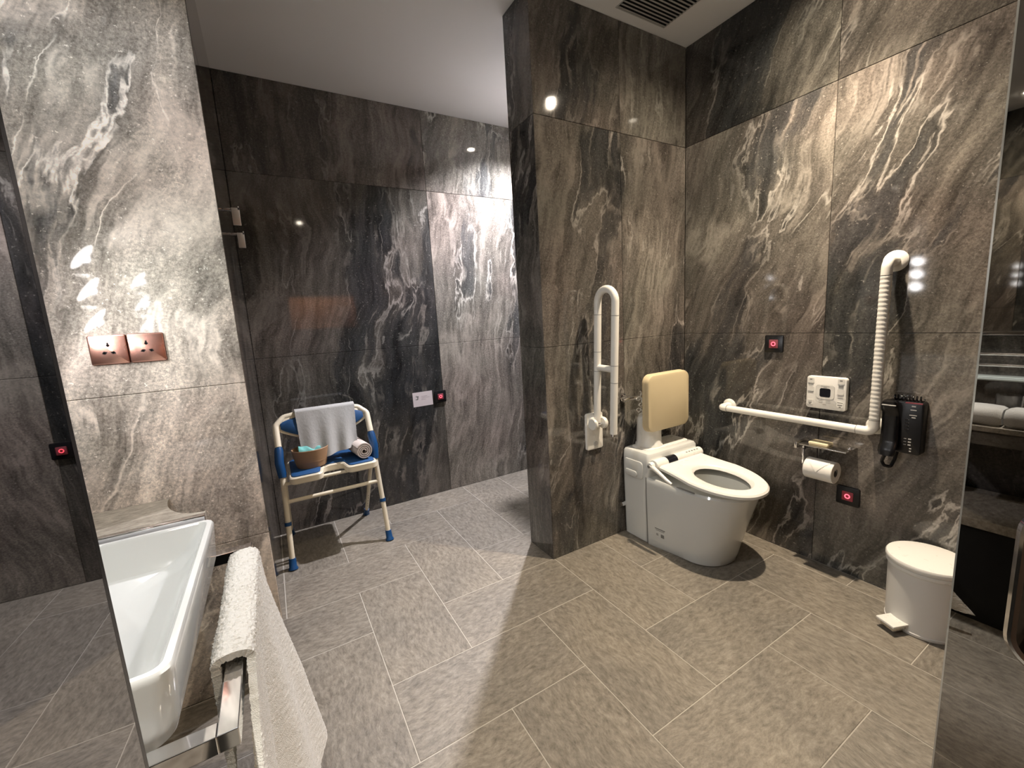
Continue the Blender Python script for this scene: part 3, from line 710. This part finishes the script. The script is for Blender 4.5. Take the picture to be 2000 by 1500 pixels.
# ------------------------------------------------------------------ paper holder, roll, soap
t = thing('paper_holder', (2.186, 0.90, 0.60), 'chrome paper holder with flat shelf below the grab bar', 'paper holder')
new_obj('holder_shelf', B(2.076, 2.186, 0.785, 0.975, 0.606, 0.612, bev=0.002), M_SATIN, t)
new_obj('shelf_end', B(2.070, 2.186, 0.975, 0.988, 0.588, 0.618, bev=0.002), M_SATIN, t)
new_obj('holder_arm', B(2.098, 2.110, 0.957, 0.965, 0.500, 0.590, bev=0.002), M_CHROME, t)
new_obj('arm_bridge', B(2.098, 2.186, 0.957, 0.965, 0.580, 0.606, bev=0.002), M_CHROME, t)
new_obj('roll_spindle', tube(bmesh.new(), [(2.104, 0.960, 0.512), (2.104, 0.826, 0.512)], 0.007, 12), M_CHROME, t)
new_obj('end_knob', lathe(bmesh.new(), [(0, -0.008), (0.007, -0.006), (0.009, 0), (0.007, 0.006), (0, 0.008)], (2.115, 0.788, 0.622), 'Y', 16), M_CHROME, t)
RC = Vector((2.104, 0, 0.500)); r0, ri = 0.048, 0.019
rl = thing('toilet_roll', (RC.x, 0.885, RC.z), 'white toilet paper roll with folded point on the chrome holder', 'toilet paper')
bm = bmesh.new()
R = []
for r_, y in ((ri, 0.828), (r0-0.002, 0.828), (r0, 0.830), (r0, 0.940), (r0-0.002, 0.942), (ri, 0.942)):
    R.append([Vector((RC.x + r_*math.cos(a), y, RC.z + r_*math.sin(a))) for a in [2*PI*k/40 for k in range(40)]])
rings_loft_closed(bm, R)
new_obj('paper', bm, M_PAPER, rl)
bm = bmesh.new()
def on_roll(y, ang, r_=r0+0.0016): a_ = math.radians(ang); return Vector((RC.x + r_*math.cos(a_), y, RC.z + r_*math.sin(a_)))
for k in range(10):                         # folded point, follows the roll
    a0, a1 = 100+k*8, 100+(k+1)*8
    w0, w1 = 0.055*(1-k/10), 0.055*(1-(k+1)/10)
    q = [on_roll(0.887-w0, a0), on_roll(0.887+w0, a0), on_roll(0.887+w1, a1), on_roll(0.887-w1, a1)]
    vs = [bm.verts.new(p) for p in q]; bm.faces.new(vs)
bmesh.ops.remove_doubles(bm, verts=bm.verts, dist=1e-5); bmesh.ops.solidify(bm, geom=bm.faces[:], thickness=0.0008)
new_obj('folded_tip', bm, M_PAPER, rl)
bm = bmesh.new(); R = []
for r_, y in ((ri-0.002, 0.829), (ri-0.0002, 0.829), (ri-0.0002, 0.941), (ri-0.002, 0.941)):
    R.append([Vector((RC.x + r_*math.cos(a), y, RC.z + r_*math.sin(a))) for a in [2*PI*k/28 for k in range(28)]])
rings_loft_closed(bm, R); new_obj('cardboard_core', bm, M_GREYM, rl)
tag(new_obj('soap', B(2.092, 2.150, 0.862, 0.940, 0.612, 0.626, bev=0.005), M_SOAP, origin=(2.12, 0.90, 0.612)), 'pale yellow wrapped soap bar on the paper holder shelf', 'soap')

# ------------------------------------------------------------------ pedal bin
BC = (2.050, 0.495)
t = thing('pedal_bin', (*BC, 0), 'round white pedal bin with domed lid on the tiled floor', 'bin')
new_obj('bin_body', lathe(bmesh.new(), [(0, 0.0), (0.107, 0.0), (0.110, 0.004), (0.110, 0.012), (0.108, 0.014), (0.112, 0.235), (0.112, 0.242), (0, 0.242)], (*BC, 0), 'Z', 56), mat('bin_enamel', (0.72, 0.71, 0.68), 0.3), t)
new_obj('rim_ring', lathe(bmesh.new(), [(0.09, 0.242), (0.113, 0.240), (0.118, 0.246), (0.118, 0.256), (0.112, 0.260), (0, 0.260)], (*BC, 0), 'Z', 56), M_PLASW, t)
new_obj('lid', lathe(bmesh.new(), [(0.10, 0.260), (0.119, 0.261), (0.121, 0.264), (0.121, 0.276), (0.118, 0.281), (0.09, 0.286), (0.05, 0.289), (0, 0.290)], (*BC, 0), 'Z', 56), M_PLASW, t)
pa = math.atan2(0.060, -0.145)
Mx = Matrix.Translation((*BC, 0)) @ Matrix.Rotation(pa, 4, 'Z')
bm = B(0.088, 0.168, -0.034, 0.034, 0.030, 0.040, bev=0.003); 
for v in bm.verts: v.co = Mx @ v.co
new_obj('pedal', bm, M_PLASW, t)
bm = B(0.09, 0.157, -0.026, 0.026, 0.010, 0.030, bev=0.003)
for v in bm.verts: v.co = Mx @ v.co
new_obj('pedal_lever', bm, M_SATIN, t)

# ------------------------------------------------------------------ shower chair
t = thing('shower_chair', (0.22, 2.62, 0), 'folding shower chair with blue seat and cream frame against the marble wall', 'chair')
XL, XR = -0.026, 0.466
def front_leg(x, s):
    f0, f1 = Vector((x - 0.012*s, 2.418, 0.0)), Vector((x, 2.530, 0.500))
    return f0, f1
for x, s in ((XL, 1), (XR, -1)):
    f0, f1 = front_leg(x, s)
    d = (f1-f0)
    lg = new_obj('front_leg', tube(bmesh.new(), [f0 + d*0.05, f1], 0.0138, 16), M_CREAM, t)
    new_obj('rubber_foot', tube(bmesh.new(), [f0 + d*0.001, f0 + d*0.012, f0 + d*0.03, f0 + d*0.115], [0.024, 0.024, 0.019, 0.0175], 18), M_BLUE, lg)
    new_obj('height_collar', tube(bmesh.new(), [f0 + d*0.455, f0 + d*0.492], 0.0172, 18), M_BLUE, lg)
    # blue folding joint
    j0, j1 = f1 - d.normalized()*0.02, Vector((x, 2.575, 0.640))
    jp = [j0, j0.lerp(j1, .12), j0.lerp(j1, .5) + Vector((0.006*(-s), -0.006, 0)), j0.lerp(j1, .9), j1]
    new_obj('folding_joint', tube(bmesh.new(), jp, [0.019, 0.022, 0.0225, 0.022, 0.017], 20), M_BLUE, t)
    # rear leg
    b0, b1 = Vector((x + 0.036*(-s)*(-1 if s < 0 else 0) + (0.0 if s < 0 else 0.0), 2.868, 0.0)), Vector((x - 0.008*(-s), 2.555, 0.52))
    dd = b1-b0
    rg = new_obj('rear_leg', tube(bmesh.new(), [b0 + dd*0.05, b1], 0.0118, 14), M_CREAM, t)
    new_obj('rubber_foot', tube(bmesh.new(), [b0 + dd*0.002, b0 + dd*0.03, b0 + dd*0.09], [0.022, 0.018, 0.016], 16), M_BLUE, rg)
    bm = bmesh.new()
    for k in range(5):
        p = b0 + dd*(0.16 + 0.045*k); lathe(bm, [(0, -0.0132), (0.0035, -0.0132), (0.0035, 0), (0, 0)], p, 'Y', 8)
    new_obj('adjusting_hole', bm, M_DARK, rg)
YB_, ZB_ = 2.655, 0.778
# upper frame: uprights bending into the top of the back
fr = [(XL, 2.575, 0.640), (XL, 2.636, 0.748), (XL+0.045, YB_+0.008, ZB_+0.008), (XL+0.12, YB_+0.01, ZB_+0.018), (XR-0.12, YB_+0.01, ZB_+0.018), (XR-0.045, YB_+0.008, ZB_+0.008), (XR, 2.636, 0.748), (XR, 2.575, 0.640)]
new_obj('back_frame', tube(bmesh.new(), fillet_path(fr, 0.05, 6), 0.0165, 18), M_CREAM, t)
# back panel (cream shell with blue pad): tapering towards the sides
def back_outline(inset):
    pts = []
    for k in range(41):
        f = k/40; x = XL+0.012+inset + (XR-XL-0.024-2*inset)*f; s_ = math.sin(PI*min(1, max(0, f)))
        pts.append((x, 0.790 + 0.006*s_ - inset - (0.02*(1-s_)**3)))
    for k in range(41):
        f = 1-k/40; x = XL+0.012+inset + (XR-XL-0.024-2*inset)*f; e_ = min(f, 1-f)
        pts.append((x, 0.716 - 0.050*min(1, e_/0.22)**0.8 + inset))
    return pts
def backM(y0): return lambda x, z: Vector((x, y0 + (z-0.75)*0.30, z))
bm = bmesh.new(); A_ = backM(2.664); C_ = backM(2.640)
rings_loft(bm, [[A_(x, z) for x, z in back_outline(0.0)], [C_(x, z) for x, z in back_outline(0.0)], [C_(x, z) + Vector((0, -0.003, 0)) for x, z in back_outline(0.003)]])
new_obj('backrest', bm, M_CREAM, t)
bm = bmesh.new(); D_ = backM(2.638); E_ = backM(2.630)
rings_loft(bm, [[D_(x, z) for x, z in back_outline(0.011)], [E_(x, z) for x, z in back_outline(0.012)], [E_(x, z) + Vector((0, -0.003, 0)) for x, z in back_outline(0.016)]])
new_obj('back_cushion', bm, M_BLUEPAD, t)
# seat with front cut-out
SX0, SX1, SY0, SY1 = 0.004, 0.462, 2.440, 2.800
def seat_poly(ins):
    x0, x1, y0, y1 = SX0+ins, SX1-ins, SY0+ins, SY1-ins
    cxm = (SX0+SX1)/2; cw = 0.062+ins; cdp = 0.115+ins
    raw = [(x0, y0), (cxm-cw-0.004, y0), (cxm-cw+0.012, SY0+cdp), (cxm+cw-0.012, SY0+cdp), (cxm+cw+0.004, y0), (x1, y0), (x1, y1), (x0, y1)]
    raw3 = [Vector((a_, b_, 0)) for a_, b_ in raw]; m0 = (raw3[-1]+raw3[0])/2
    path = fillet_path([m0] + raw3 + [m0], 0.028, 5)[:-1]
    return [(p.x, p.y) for p in path]
bm = bmesh.new()
rings_loft(bm, [[Vector((x, y, z)) for x, y in seat_poly(i)] for i, z in ((0.006, 0.452), (0.0, 0.458), (0.0, 0.486), (0.005, 0.492))])
new_obj('seat', bm, M_CREAM, t)
bm = bmesh.new()
rings_loft(bm, [[Vector((x, y, z)) for x, y in seat_poly(i)] for i, z in ((0.012, 0.490), (0.012, 0.497), (0.018, 0.501))])
new_obj('seat_cushion', bm, M_BLUEPAD, t)
new_obj('front_crossbar', tube(bmesh.new(), [(XL, 2.497, 0.350), (XR, 2.497, 0.350)], 0.0105, 14), M_CREAM, t)
new_obj('seat_support', tube(bmesh.new(), [(XL, 2.520, 0.444), (XR, 2.520, 0.444)], 0.0095, 14), M_CREAM, t)

# cloth helpers
def cloth_grid(nu, nv, fn, thick, bump=0.0, bscale=60.0, seed=0.0, calm=None):
    bm = bmesh.new(); g = [[bm.verts.new(fn(i/nu, j/nv)) for j in range(nv+1)] for i in range(nu+1)]
    for i in range(nu):
        for j in range(nv): bm.faces.new((g[i][j], g[i+1][j], g[i+1][j+1], g[i][j+1]))
    bmesh.ops.recalc_face_normals(bm, faces=bm.faces)
    bmesh.ops.solidify(bm, geom=bm.faces[:], thickness=thick)
    if bump:
        bm.normal_update()
        mv = [(v, v.normal.copy()) for v in bm.verts]
        for v, n in mv:
            k = mnoise.noise(v.co*bscale + Vector((seed, 0, 0))) + 0.6*mnoise.noise(v.co*bscale*2.3)
            v.co += n*bump*k*(calm(v.co) if calm else 1)
    return bm
# hand towel over the chair back
def chair_towel(u, v):
    x = 0.078 + 0.322*u
    L_ = 0.20 + 0.045 + 0.26; s_ = v*L_
    zt = 0.808; yb = 2.700
    wob = 0.004*math.sin(9*u*2 + 3*v) + 0.003*math.sin(22*u)
    if s_ < 0.20: z = zt - (0.20 - s_); y = yb + 0.004 - (zt-z)*0.0 
    elif s_ < 0.245:
        a_ = PI*(s_-0.20)/0.045; y = yb - 0.030 + 0.034*math.cos(a_); z = zt + 0.014*math.sin(a_)
    else:
        z = zt - (s_-0.245); y = yb - 0.064 - (zt-z)*0.30 + wob*(zt-z)*6
    x += (0.5-u)*0.10*max(0, s_-0.245) - 0.02*max(0, s_-0.245)
    if s_ > 0.245: z -= 0.055*max(0, 0.75-u)*0 ; z += 0.03*(1-abs(2*u-0.9))*0 - 0.022*(math.cos(3.2*u))*(s_-0.245)/0.26
    return Vector((x, y, z))
tag(new_obj('hand_towel', cloth_grid(60, 90, chair_towel, 0.005, 0.0009, 160), M_GTOWEL, origin=(0.24, 2.66, 0.82)), 'pale grey hand towel draped over the shower chair back', 'towel')
# rolled towel on the seat
bm = bmesh.new()
p0, p1 = Vector((0.374, 2.700, 0.553)), Vector((0.402, 2.478, 0.553)); dirv = (p1-p0).normalized(); sd = Vector((dirv.y, -dirv.x, 0))*-1; n_ = 150
inn, outr = [], []
for k in range(n_+1):
    a_ = 2*PI*3.4*k/n_; r_ = 0.014 + 0.0365*k/n_
    inn.append((r_*math.cos(a_), r_*math.sin(a_)))
spir = inn
th = 0.0068
ring_o = [(x*(1+0), z) for x, z in spir]
def spiral_pts(off): 
    out = []
    for k, (x, z) in enumerate(spir):
        r_ = math.hypot(x, z); out.append((x*(r_-off)/r_, z*(r_-off)/r_))
    return out
prof = spiral_pts(0.0) + list(reversed(spiral_pts(th)))
rings_loft(bm, [[q + sd*x*sc + Vector((0, 0, z*sc)) for x, z in prof] for q, sc in ((p0, 0.97), (p0 + dirv*0.004, 1), (p1 - dirv*0.004, 1), (p1, 0.97))], cap0=False, cap1=False)
bm.verts.ensure_lookup_table(); m_ = len(prof)
for base in (0, 3*m_):
    for k in range(n_):
        a_, b_, c_, d_ = base+k, base+k+1, base+m_-2-k, base+m_-1-k
        try: bm.faces.new([bm.verts[i] for i in (a_, b_, c_, d_)])
        except Exception: pass
tag(new_obj('rolled_towel', bm, M_PINKT, origin=(0.40, 2.62, 0.502)), 'rolled pale towel lying on the right of the blue chair seat', 'towel')
# wooden tub with a teal cloth
tb = thing('wooden_tub', (0.128, 2.585, 0.501), 'oval brown wooden tub on the left of the blue chair seat', 'tub')
TC = (0.128, 2.588)
def oval(rx, ry, z): return [Vector((TC[0] + rx*math.cos(a), TC[1] + ry*math.sin(a), z)) for a in [2*PI*k/44 for k in range(44)]]
rings_loft(bm := bmesh.new(), [oval(0.076, 0.066, 0.5015), oval(0.086, 0.074, 0.54), oval(0.097, 0.083, 0.604), oval(0.095, 0.081, 0.607), oval(0.089, 0.075, 0.604), oval(0.079, 0.067, 0.54), oval(0.070, 0.060, 0.512)])
new_obj('tub_body', bm, M_WOOD, tb)
bm = bmesh.new(); R = []
for z, e in ((0.532, 0), (0.5325, 0.0012), (0.5395, 0.0012), (0.54, 0)):
    k_ = (z-0.5015)/(0.604-0.5015); R.append(oval(0.0775+0.0205*k_+e, 0.0672+0.0165*k_+e, z))
rings_loft(bm, R, cap0=False, cap1=False); new_obj('tub_hoop', bm, M_WOOD, tb)
def teal(u, v): return Vector((0.070 + 0.112*u, 2.555 + 0.075*v, 0.585 + 0.038*math.sin(PI*min(1, max(0, v)))**0.5*(0.75+0.25*math.sin(5*u+1)) + 0.004*math.sin(14*u+6*v)))
tag(new_obj('teal_cloth', cloth_grid(26, 20, teal, 0.02, 0.0015, 60), M_TEAL, origin=(0.126, 2.59, 0.58)), 'folded teal cloth inside the wooden tub on the chair', 'cloth')

# printed card on the back wall
t = thing('printed_card', (0.91, 2.9, 0.73), 'pinkish white printed card left of the shower call button', 'card')
Mc = onA(0.910, 0.731, YD) @ Matrix.Rotation(math.radians(0.5), 4, 'Z')
new_obj('card_sheet', plate(bmesh.new(), Mc, 0.146, 0.104, 0.001, 0.0012), M_CARD, t, smooth=False)
bm = bmesh.new()
merge(bm, B(-0.050, -0.030, 0.018, 0.0225, 0.001, 0.0016), Mc); merge(bm, B(-0.041, -0.034, -0.004, 0.020, 0.001, 0.0016), Mc @ Matrix.Rotation(-0.12, 4, 'Z'))
merge(bm, B(-0.054, -0.036, -0.001, 0.004, 0.001, 0.0016), Mc); merge(bm, B(-0.049, -0.044, 0.022, 0.029, 0.001, 0.0016), Mc)
new_obj('pictogram', bm, M_GREYM, t, smooth=False)
bm = bmesh.new()
for k, (x0, x1, y) in enumerate(((-0.012, 0.034, 0.020), (-0.012, 0.050, 0.009), (-0.012, 0.022, -0.003))):
    merge(bm, B(x0, x1, y-0.0014, y+0.0014, 0.001, 0.0015), Mc)
new_obj('printed_lines', bm, mat('faint_ink', (0.36, 0.31, 0.33), 0.7), t, smooth=False)

# two chrome hooks on the return face of the side wall
for (y, z), lab in (((1.93, 1.690), 'upper square chrome hook on the dark shower return wall'), ((2.20, 1.655), 'lower square chrome hook on the dark shower return wall')):
    t = thing('wall_hook', (XG, y, z), lab, 'hook', 'square chrome hooks')
    new_obj('hook_arm', B(XG, XG+0.052, y-0.016, y+0.016, z+0.030, z+0.036, bev=0.001), M_CHROME, t)
    new_obj('hook_plate', B(XG+0.028, XG+0.054, y-0.018, y-0.012, z-0.024, z+0.038, bev=0.001), M_NICKEL, t)
    new_obj('hook_lip', B(XG+0.048, XG+0.054, y-0.018, y+0.016, z+0.030, z+0.044, bev=0.001), M_CHROME, t)

# ------------------------------------------------------------------ rose-gold sockets
for (x0, x1), lab in (((-0.457, -0.3695), 'left plate of the rose-gold power socket pair on the bright marble'), ((-0.3685, -0.281), 'right plate of the rose-gold power socket pair on the bright marble')):
    cx = (x0+x1)/2
    t = thing('power_socket', (cx, YE, 1.240), lab, 'socket', 'rose-gold power sockets')
    Ms = onA(cx, 1.240, YE)
    new_obj('socket_rim', plate(bmesh.new(), Ms, 0.0875, 0.0875, 0.005, 0.006, 0.0012), M_COPRIM, t)
    new_obj('socket_plate', plate(bmesh.new(), Ms @ Matrix.Translation((0, 0, 0.005)), 0.0855, 0.0845, 0.004, 0.004, 0.0018), M_COPPER, t)
    def slot(px, py, w_, h_, rot): return plate(bmesh.new(), Ms @ Matrix.Translation((px, py, 0.0086)) @ Matrix.Rotation(math.radians(rot), 4, 'Z'), w_, h_, 0.001, 0.0008, seg=2)
    for px, py, rot in ((0, 0.015, 0), (-0.010, -0.009, 20), (0.010, -0.009, -20)):
        bm = slot(px, py, 0.0042 if rot == 0 else 0.011, 0.013 if rot == 0 else 0.0042, rot)
        merge(bm, slot(px, py - (0.002 if rot == 0 else 0), 0.0085 if rot == 0 else 0.005, 0.0042 if rot == 0 else 0.0085, rot))
        new_obj('socket_hole', bm, M_DARK, t, smooth=False)

# ------------------------------------------------------------------ washbasin, ledge, counter
t = thing('washbasin', (-0.40, 1.10, 0.61), 'white ceramic washbasin with sloping floor in front of the stone ledge', 'washbasin')
bx0, bx1, by0, by1 = -0.58, -0.197, 0.785, 1.415
def rr3(x0, x1, y0, y1, r, z, seg=8): return [Vector(((x0+x1)/2+a_, (y0+y1)/2+b_, z)) for a_, b_ in rrect(x1-x0, y1-y0, r, seg)]
bm = bmesh.new()
rings = [rr3(bx0, bx1-0.060, by0+0.05, by1-0.05, 0.04, 0.600), rr3(bx0, bx1-0.018, by0+0.014, by1-0.012, 0.04, 0.612), rr3(bx0, bx1-0.006, by0+0.006, by1-0.005, 0.032, 0.65), rr3(bx0, bx1, by0, by1, 0.028, 0.735),
         rr3(bx0, bx1, by0, by1, 0.026, 0.745), rr3(bx0+0.003, bx1-0.003, by0+0.003, by1-0.003, 0.025, 0.750), rr3(bx0+0.012, bx1-0.014, by0+0.012, by1-0.012, 0.022, 0.7502),
         rr3(bx0+0.02, bx1-0.018, by0+0.016, by1-0.016, 0.022, 0.744), rr3(bx0+0.04, bx1-0.045, by0+0.035, by1-0.030, 0.03, 0.690), rr3(bx0+0.05, bx1-0.075, by0+0.05, by1-0.05, 0.04, 0.662), rr3(bx0+0.11, bx1-0.16, by0+0.12, by1-0.12, 0.03, 0.650)]
rings_loft(bm, rings)
new_obj('basin_bowl', bm, M_CERAM, t)
new_obj('drain', lathe(bmesh.new(), [(0.0, 0.6505), (0.022, 0.6505), (0.022, 0.653), (0.015, 0.655), (0, 0.655)], (-0.42, 1.10, 0), 'Z', 24), M_CHROME, t)
new_obj('drain_trap', tube(bmesh.new(), fillet_path([(-0.40, 1.08, 0.602), (-0.40, 1.08, 0.45), (-0.40, 1.08, 0.38), (-0.50, 1.08, 0.38), (-0.588, 1.08, 0.38)], 0.05, 8), 0.026, 18), M_LGREY, t)
# stone ledge with a concave front corner
bm = bmesh.new()
pl = [(-0.60, 1.460), (-0.238, 1.460)]
for k in range(13):
    a_ = PI/2*k/12; pl.append((-0.240 - 0.105*math.sin(a_)*1.0, 1.690 - 0.002 - 0.195*math.cos(a_)))
pl = [(-0.60, 1.460), (-0.225, 1.460), (-0.225, 1.482)] + [(-0.345 + 0.118*math.cos(PI/2*k/12)**1.0 if False else -0.225 - 0.118*math.sin(PI/2*k/12), 1.688 - 0.200*math.cos(PI/2*k/12)) for k in range(13)] + [(-0.60, 1.688)]
rings_loft(bm, [[Vector((x, y, z)) for x, y in pl] for z in (0.722, 0.750)])
t = tag(new_obj('stone_ledge', bm, M_STONE, origin=(-0.42, 1.60, 0.722), smooth=False), 'speckled stone ledge with concave corner behind the washbasin', 'ledge')
tag(new_obj('edge_trim', B(-0.598, -0.222, 1.438, 1.459, 0.728, 0.756, bev=0.002), M_CHROME, origin=(-0.42, 1.45, 0.74)), 'long chrome strip between the washbasin and stone ledge', 'trim strip')
# counter, shelf and cabinet near the camera (seen in the right mirror)
v_ = thing('vanity_unit', (-0.40, 0.45, 0), 'dark vanity unit with stone counter and lower shelf reflected in the right mirror', 'vanity')
new_obj('counter_top', B(-0.598, -0.225, 0.215, 0.690, 0.752, 0.772, bev=0.002), M_STONE, v_, smooth=False)
new_obj('counter_apron', B(-0.598, -0.235, 0.220, 0.688, 0.700, 0.752), M_MARB, v_, smooth=False)
new_obj('lower_shelf', B(-0.598, -0.225, 0.220, 0.688, 0.376, 0.412, bev=0.002), M_STONE, v_, smooth=False)
new_obj('cabinet_base', B(-0.598, -0.235, 0.222, 0.686, 0.0, 0.376), M_DARK, v_, smooth=False)
new_obj('end_panel', B(-0.598, -0.235, 0.205, 0.2195, 0.0, 0.752), M_MARB, v_, smooth=False)
# vanity mirror with trim, glass shelf with rails
t = thing('vanity_mirror', (XF, 0.90, 1.01), 'large frameless vanity mirror on the wall above the counter', 'mirror')
new_obj('mirror_glass', B(XF-0.008, XF+0.004, 0.105, YE-0.003, 1.096, ZC-0.002), M_MIRROR, t, smooth=False)
new_obj('mirror_trim', B(XF-0.008, XF+0.012, 0.105, YE-0.003, 1.080, 1.096, bev=0.002), M_CHROME, t)
t = thing('vanity_shelf', (XF, 0.75, 0.93), 'narrow glass shelf with chrome rails above the vanity counter', 'shelf')
new_obj('glass_shelf', B(XF, XF+0.115, 0.25, 1.24, 0.906, 0.914, bev=0.002), mat('shelf_glass', (0.65, 0.72, 0.68), 0.1, spec=0.6), t)
for z in (0.968, 1.012): new_obj('shelf_rail', tube(bmesh.new(), [(XF+0.105, 0.25, z), (XF+0.105, 1.24, z)], 0.006, 12), M_CHROME, t)
for y in (0.26, 0.75, 1.23): new_obj('rail_post', tube(bmesh.new(), [(XF+0.105, y, 0.913), (XF+0.105, y, 1.012)], 0.004, 8), M_CHROME, t)
# folded towels, glasses, box on the counter
def folded(y0, y1, x0, x1, z, h):
    bm = bmesh.new(); R = []
    for k in range(13):
        f = k/12; y = y0+(y1-y0)*f
        e = 0.0 if 0 < k < 12 else 0.006
        pts = []
        for a_, b_ in rrect(x1-x0-2*e, h-2*e, h*0.42, 5):
            pts.append(Vector(((x0+x1)/2+a_, y, z+h/2+b_*(1+0.06*math.sin(7*f+a_*30)))))
        R.append(pts)
    return rings_loft(bm, R)
for (y0, y1), lab in (((0.225, 0.385), 'folded white towel on the vanity counter, nearer the end panel'), ((0.390, 0.560), 'folded white towel on the vanity counter, nearer the washbasin')):
    tag(new_obj('folded_towel', folded(y0, y1, -0.355, -0.230, 0.772, 0.066), M_TOWEL, origin=(-0.27, (y0+y1)/2, 0.772)), lab, 'towel', 'folded towels on the vanity counter')
for (x, y), lab in (((-0.405, 0.405), 'clear drinking glass on the counter behind the folded towels'), ((-0.405, 0.315), 'clear drinking glass in front of the white box on the counter')):
    tag(new_obj('drinking_glass', lathe(bmesh.new(), [(0, 0.7725), (0.028, 0.7725), (0.033, 0.776), (0.036, 0.868), (0.0345, 0.868), (0.031, 0.786), (0, 0.784)], (x, y, 0), 'Z', 32), M_GLASS, origin=(x, y, 0.772)), lab, 'glass', 'drinking glasses on the vanity counter')
tag(new_obj('tissue_box', B(-0.57, -0.46, 0.26, 0.37, 0.7725, 0.905, bev=0.003), M_PAPER, origin=(-0.515, 0.315, 0.7725)), 'white square tissue box at the back of the vanity counter', 'box')
# triple lamps beside the mirror
for y, lab in ((1.425, 'white upright three-lamp fixture beside the bright marble wall'), (0.72, 'white upright three-lamp fixture at the mirror above the folded towels')):
    t = thing('mirror_lamp', (XF, y, 1.44), lab, 'lamp', 'three-lamp mirror fixtures')
    new_obj('lamp_housing', plate(bmesh.new(), onF(y, 1.440, XF+0.004), 0.120, 0.385, 0.006, 0.050, 0.003), M_SATIN, t)
    for z in (1.550, 1.445, 1.340):
        Mh = Matrix.Translation((XF+0.098, y, z)) @ Matrix.Rotation(math.radians(38), 4, 'Y')
        bm = lathe(bmesh.new(), [(0, -0.055), (0.020, -0.055), (0.050, -0.014), (0.053, 0.0), (0.053, 0.004), (0.0495, 0.004), (0.0495, 0.0), (0, 0.0)], (0, 0, 0), 'X', 28)
        for v in bm.verts: v.co = Mh @ v.co
        hd = new_obj('lamp_head', bm, M_SATIN, t)
        bm = lathe(bmesh.new(), [(0, 0), (0.049, 0), (0.049, 0.002), (0.043, 0.006), (0.036, 0.002), (0.030, 0.002), (0.025, 0.006), (0.016, 0.002), (0.011, 0.008), (0, 0.008)], (0, 0, 0), 'X', 28)
        for v in bm.verts: v.co = Mh @ v.co
        new_obj('lamp_lens', bm, M_LAMP, hd)
        spot('lamp_glow', Mh @ Vector((0.012, 0, 0)), 1.8, (0.94, 0.96, 1.0), 178, 0.3, 0.012, Mh @ Vector((1, 0, 0)))

# ------------------------------------------------------------------ chrome towel rail and bath towel
t = thing('towel_rail', (-0.137, 1.10, 0.615), 'square chrome towel rail around the front of the washbasin', 'towel rail')
RXo, RXi, RZ0, RZ1 = -0.121, -0.151, 0.600, 0.632
new_obj('front_bar', B(RXi, RXo, 0.748, 1.452, RZ0, RZ1, bev=0.0015), M_CHROME, t, smooth=False)
new_obj('return_bar', B(-0.598, RXi, 0.748, 0.779, RZ0, RZ1, bev=0.0015), M_CHROME, t, smooth=False)
new_obj('return_bar', B(-0.598, RXi, 1.421, 1.452, RZ0, RZ1, bev=0.0015), M_CHROME, t, smooth=False)
def bath_towel(u, v):
    # u along the bar (0 near the camera), v from the back hem over the bar to the front hem
    y = 0.905 + 0.450*u
    Lb, La, Lf = 0.23, 0.10, 0.56
    s_ = v*(Lb+La+Lf)
    xc, zt = -0.136, 0.640
    fold = 0.010*math.sin(2*PI*(1.6*u+0.1)) + 0.006*math.sin(2*PI*3.7*u+1.0)
    if s_ < Lb:
        d = Lb-s_; x = xc - 0.036 - 0.004*math.sin(9*u) - 0.02*d + fold*d*0.6; z = zt - d; y += 0.0
    elif s_ < Lb+La:
        a_ = PI*(1-(s_-Lb)/La); x = xc + 0.036*math.cos(a_); z = zt + 0.020*math.sin(a_)**0.8 + 0.003*math.sin(13*u)*math.sin(a_)
    else:
        d = s_-Lb-La; x = xc + 0.036 + (0.02 + 0.13*u)*d + 0.05*d*d*u + fold*min(1, d*3.0)*2.0; z = zt - d
        y += (-0.95*(1-u)**1.5)*d; x -= 0.10*(1-u)**2*d
    return Vector((x, y, z))
tag(new_obj('bath_towel', cloth_grid(150, 320, bath_towel, 0.014, 0.0034, 210, calm=lambda q: 1.0 if q.z > 0.615 else 0.65), M_TOWEL, origin=(-0.13, 1.15, 0.64)), 'thick white bath towel hanging over the square chrome rail', 'towel')
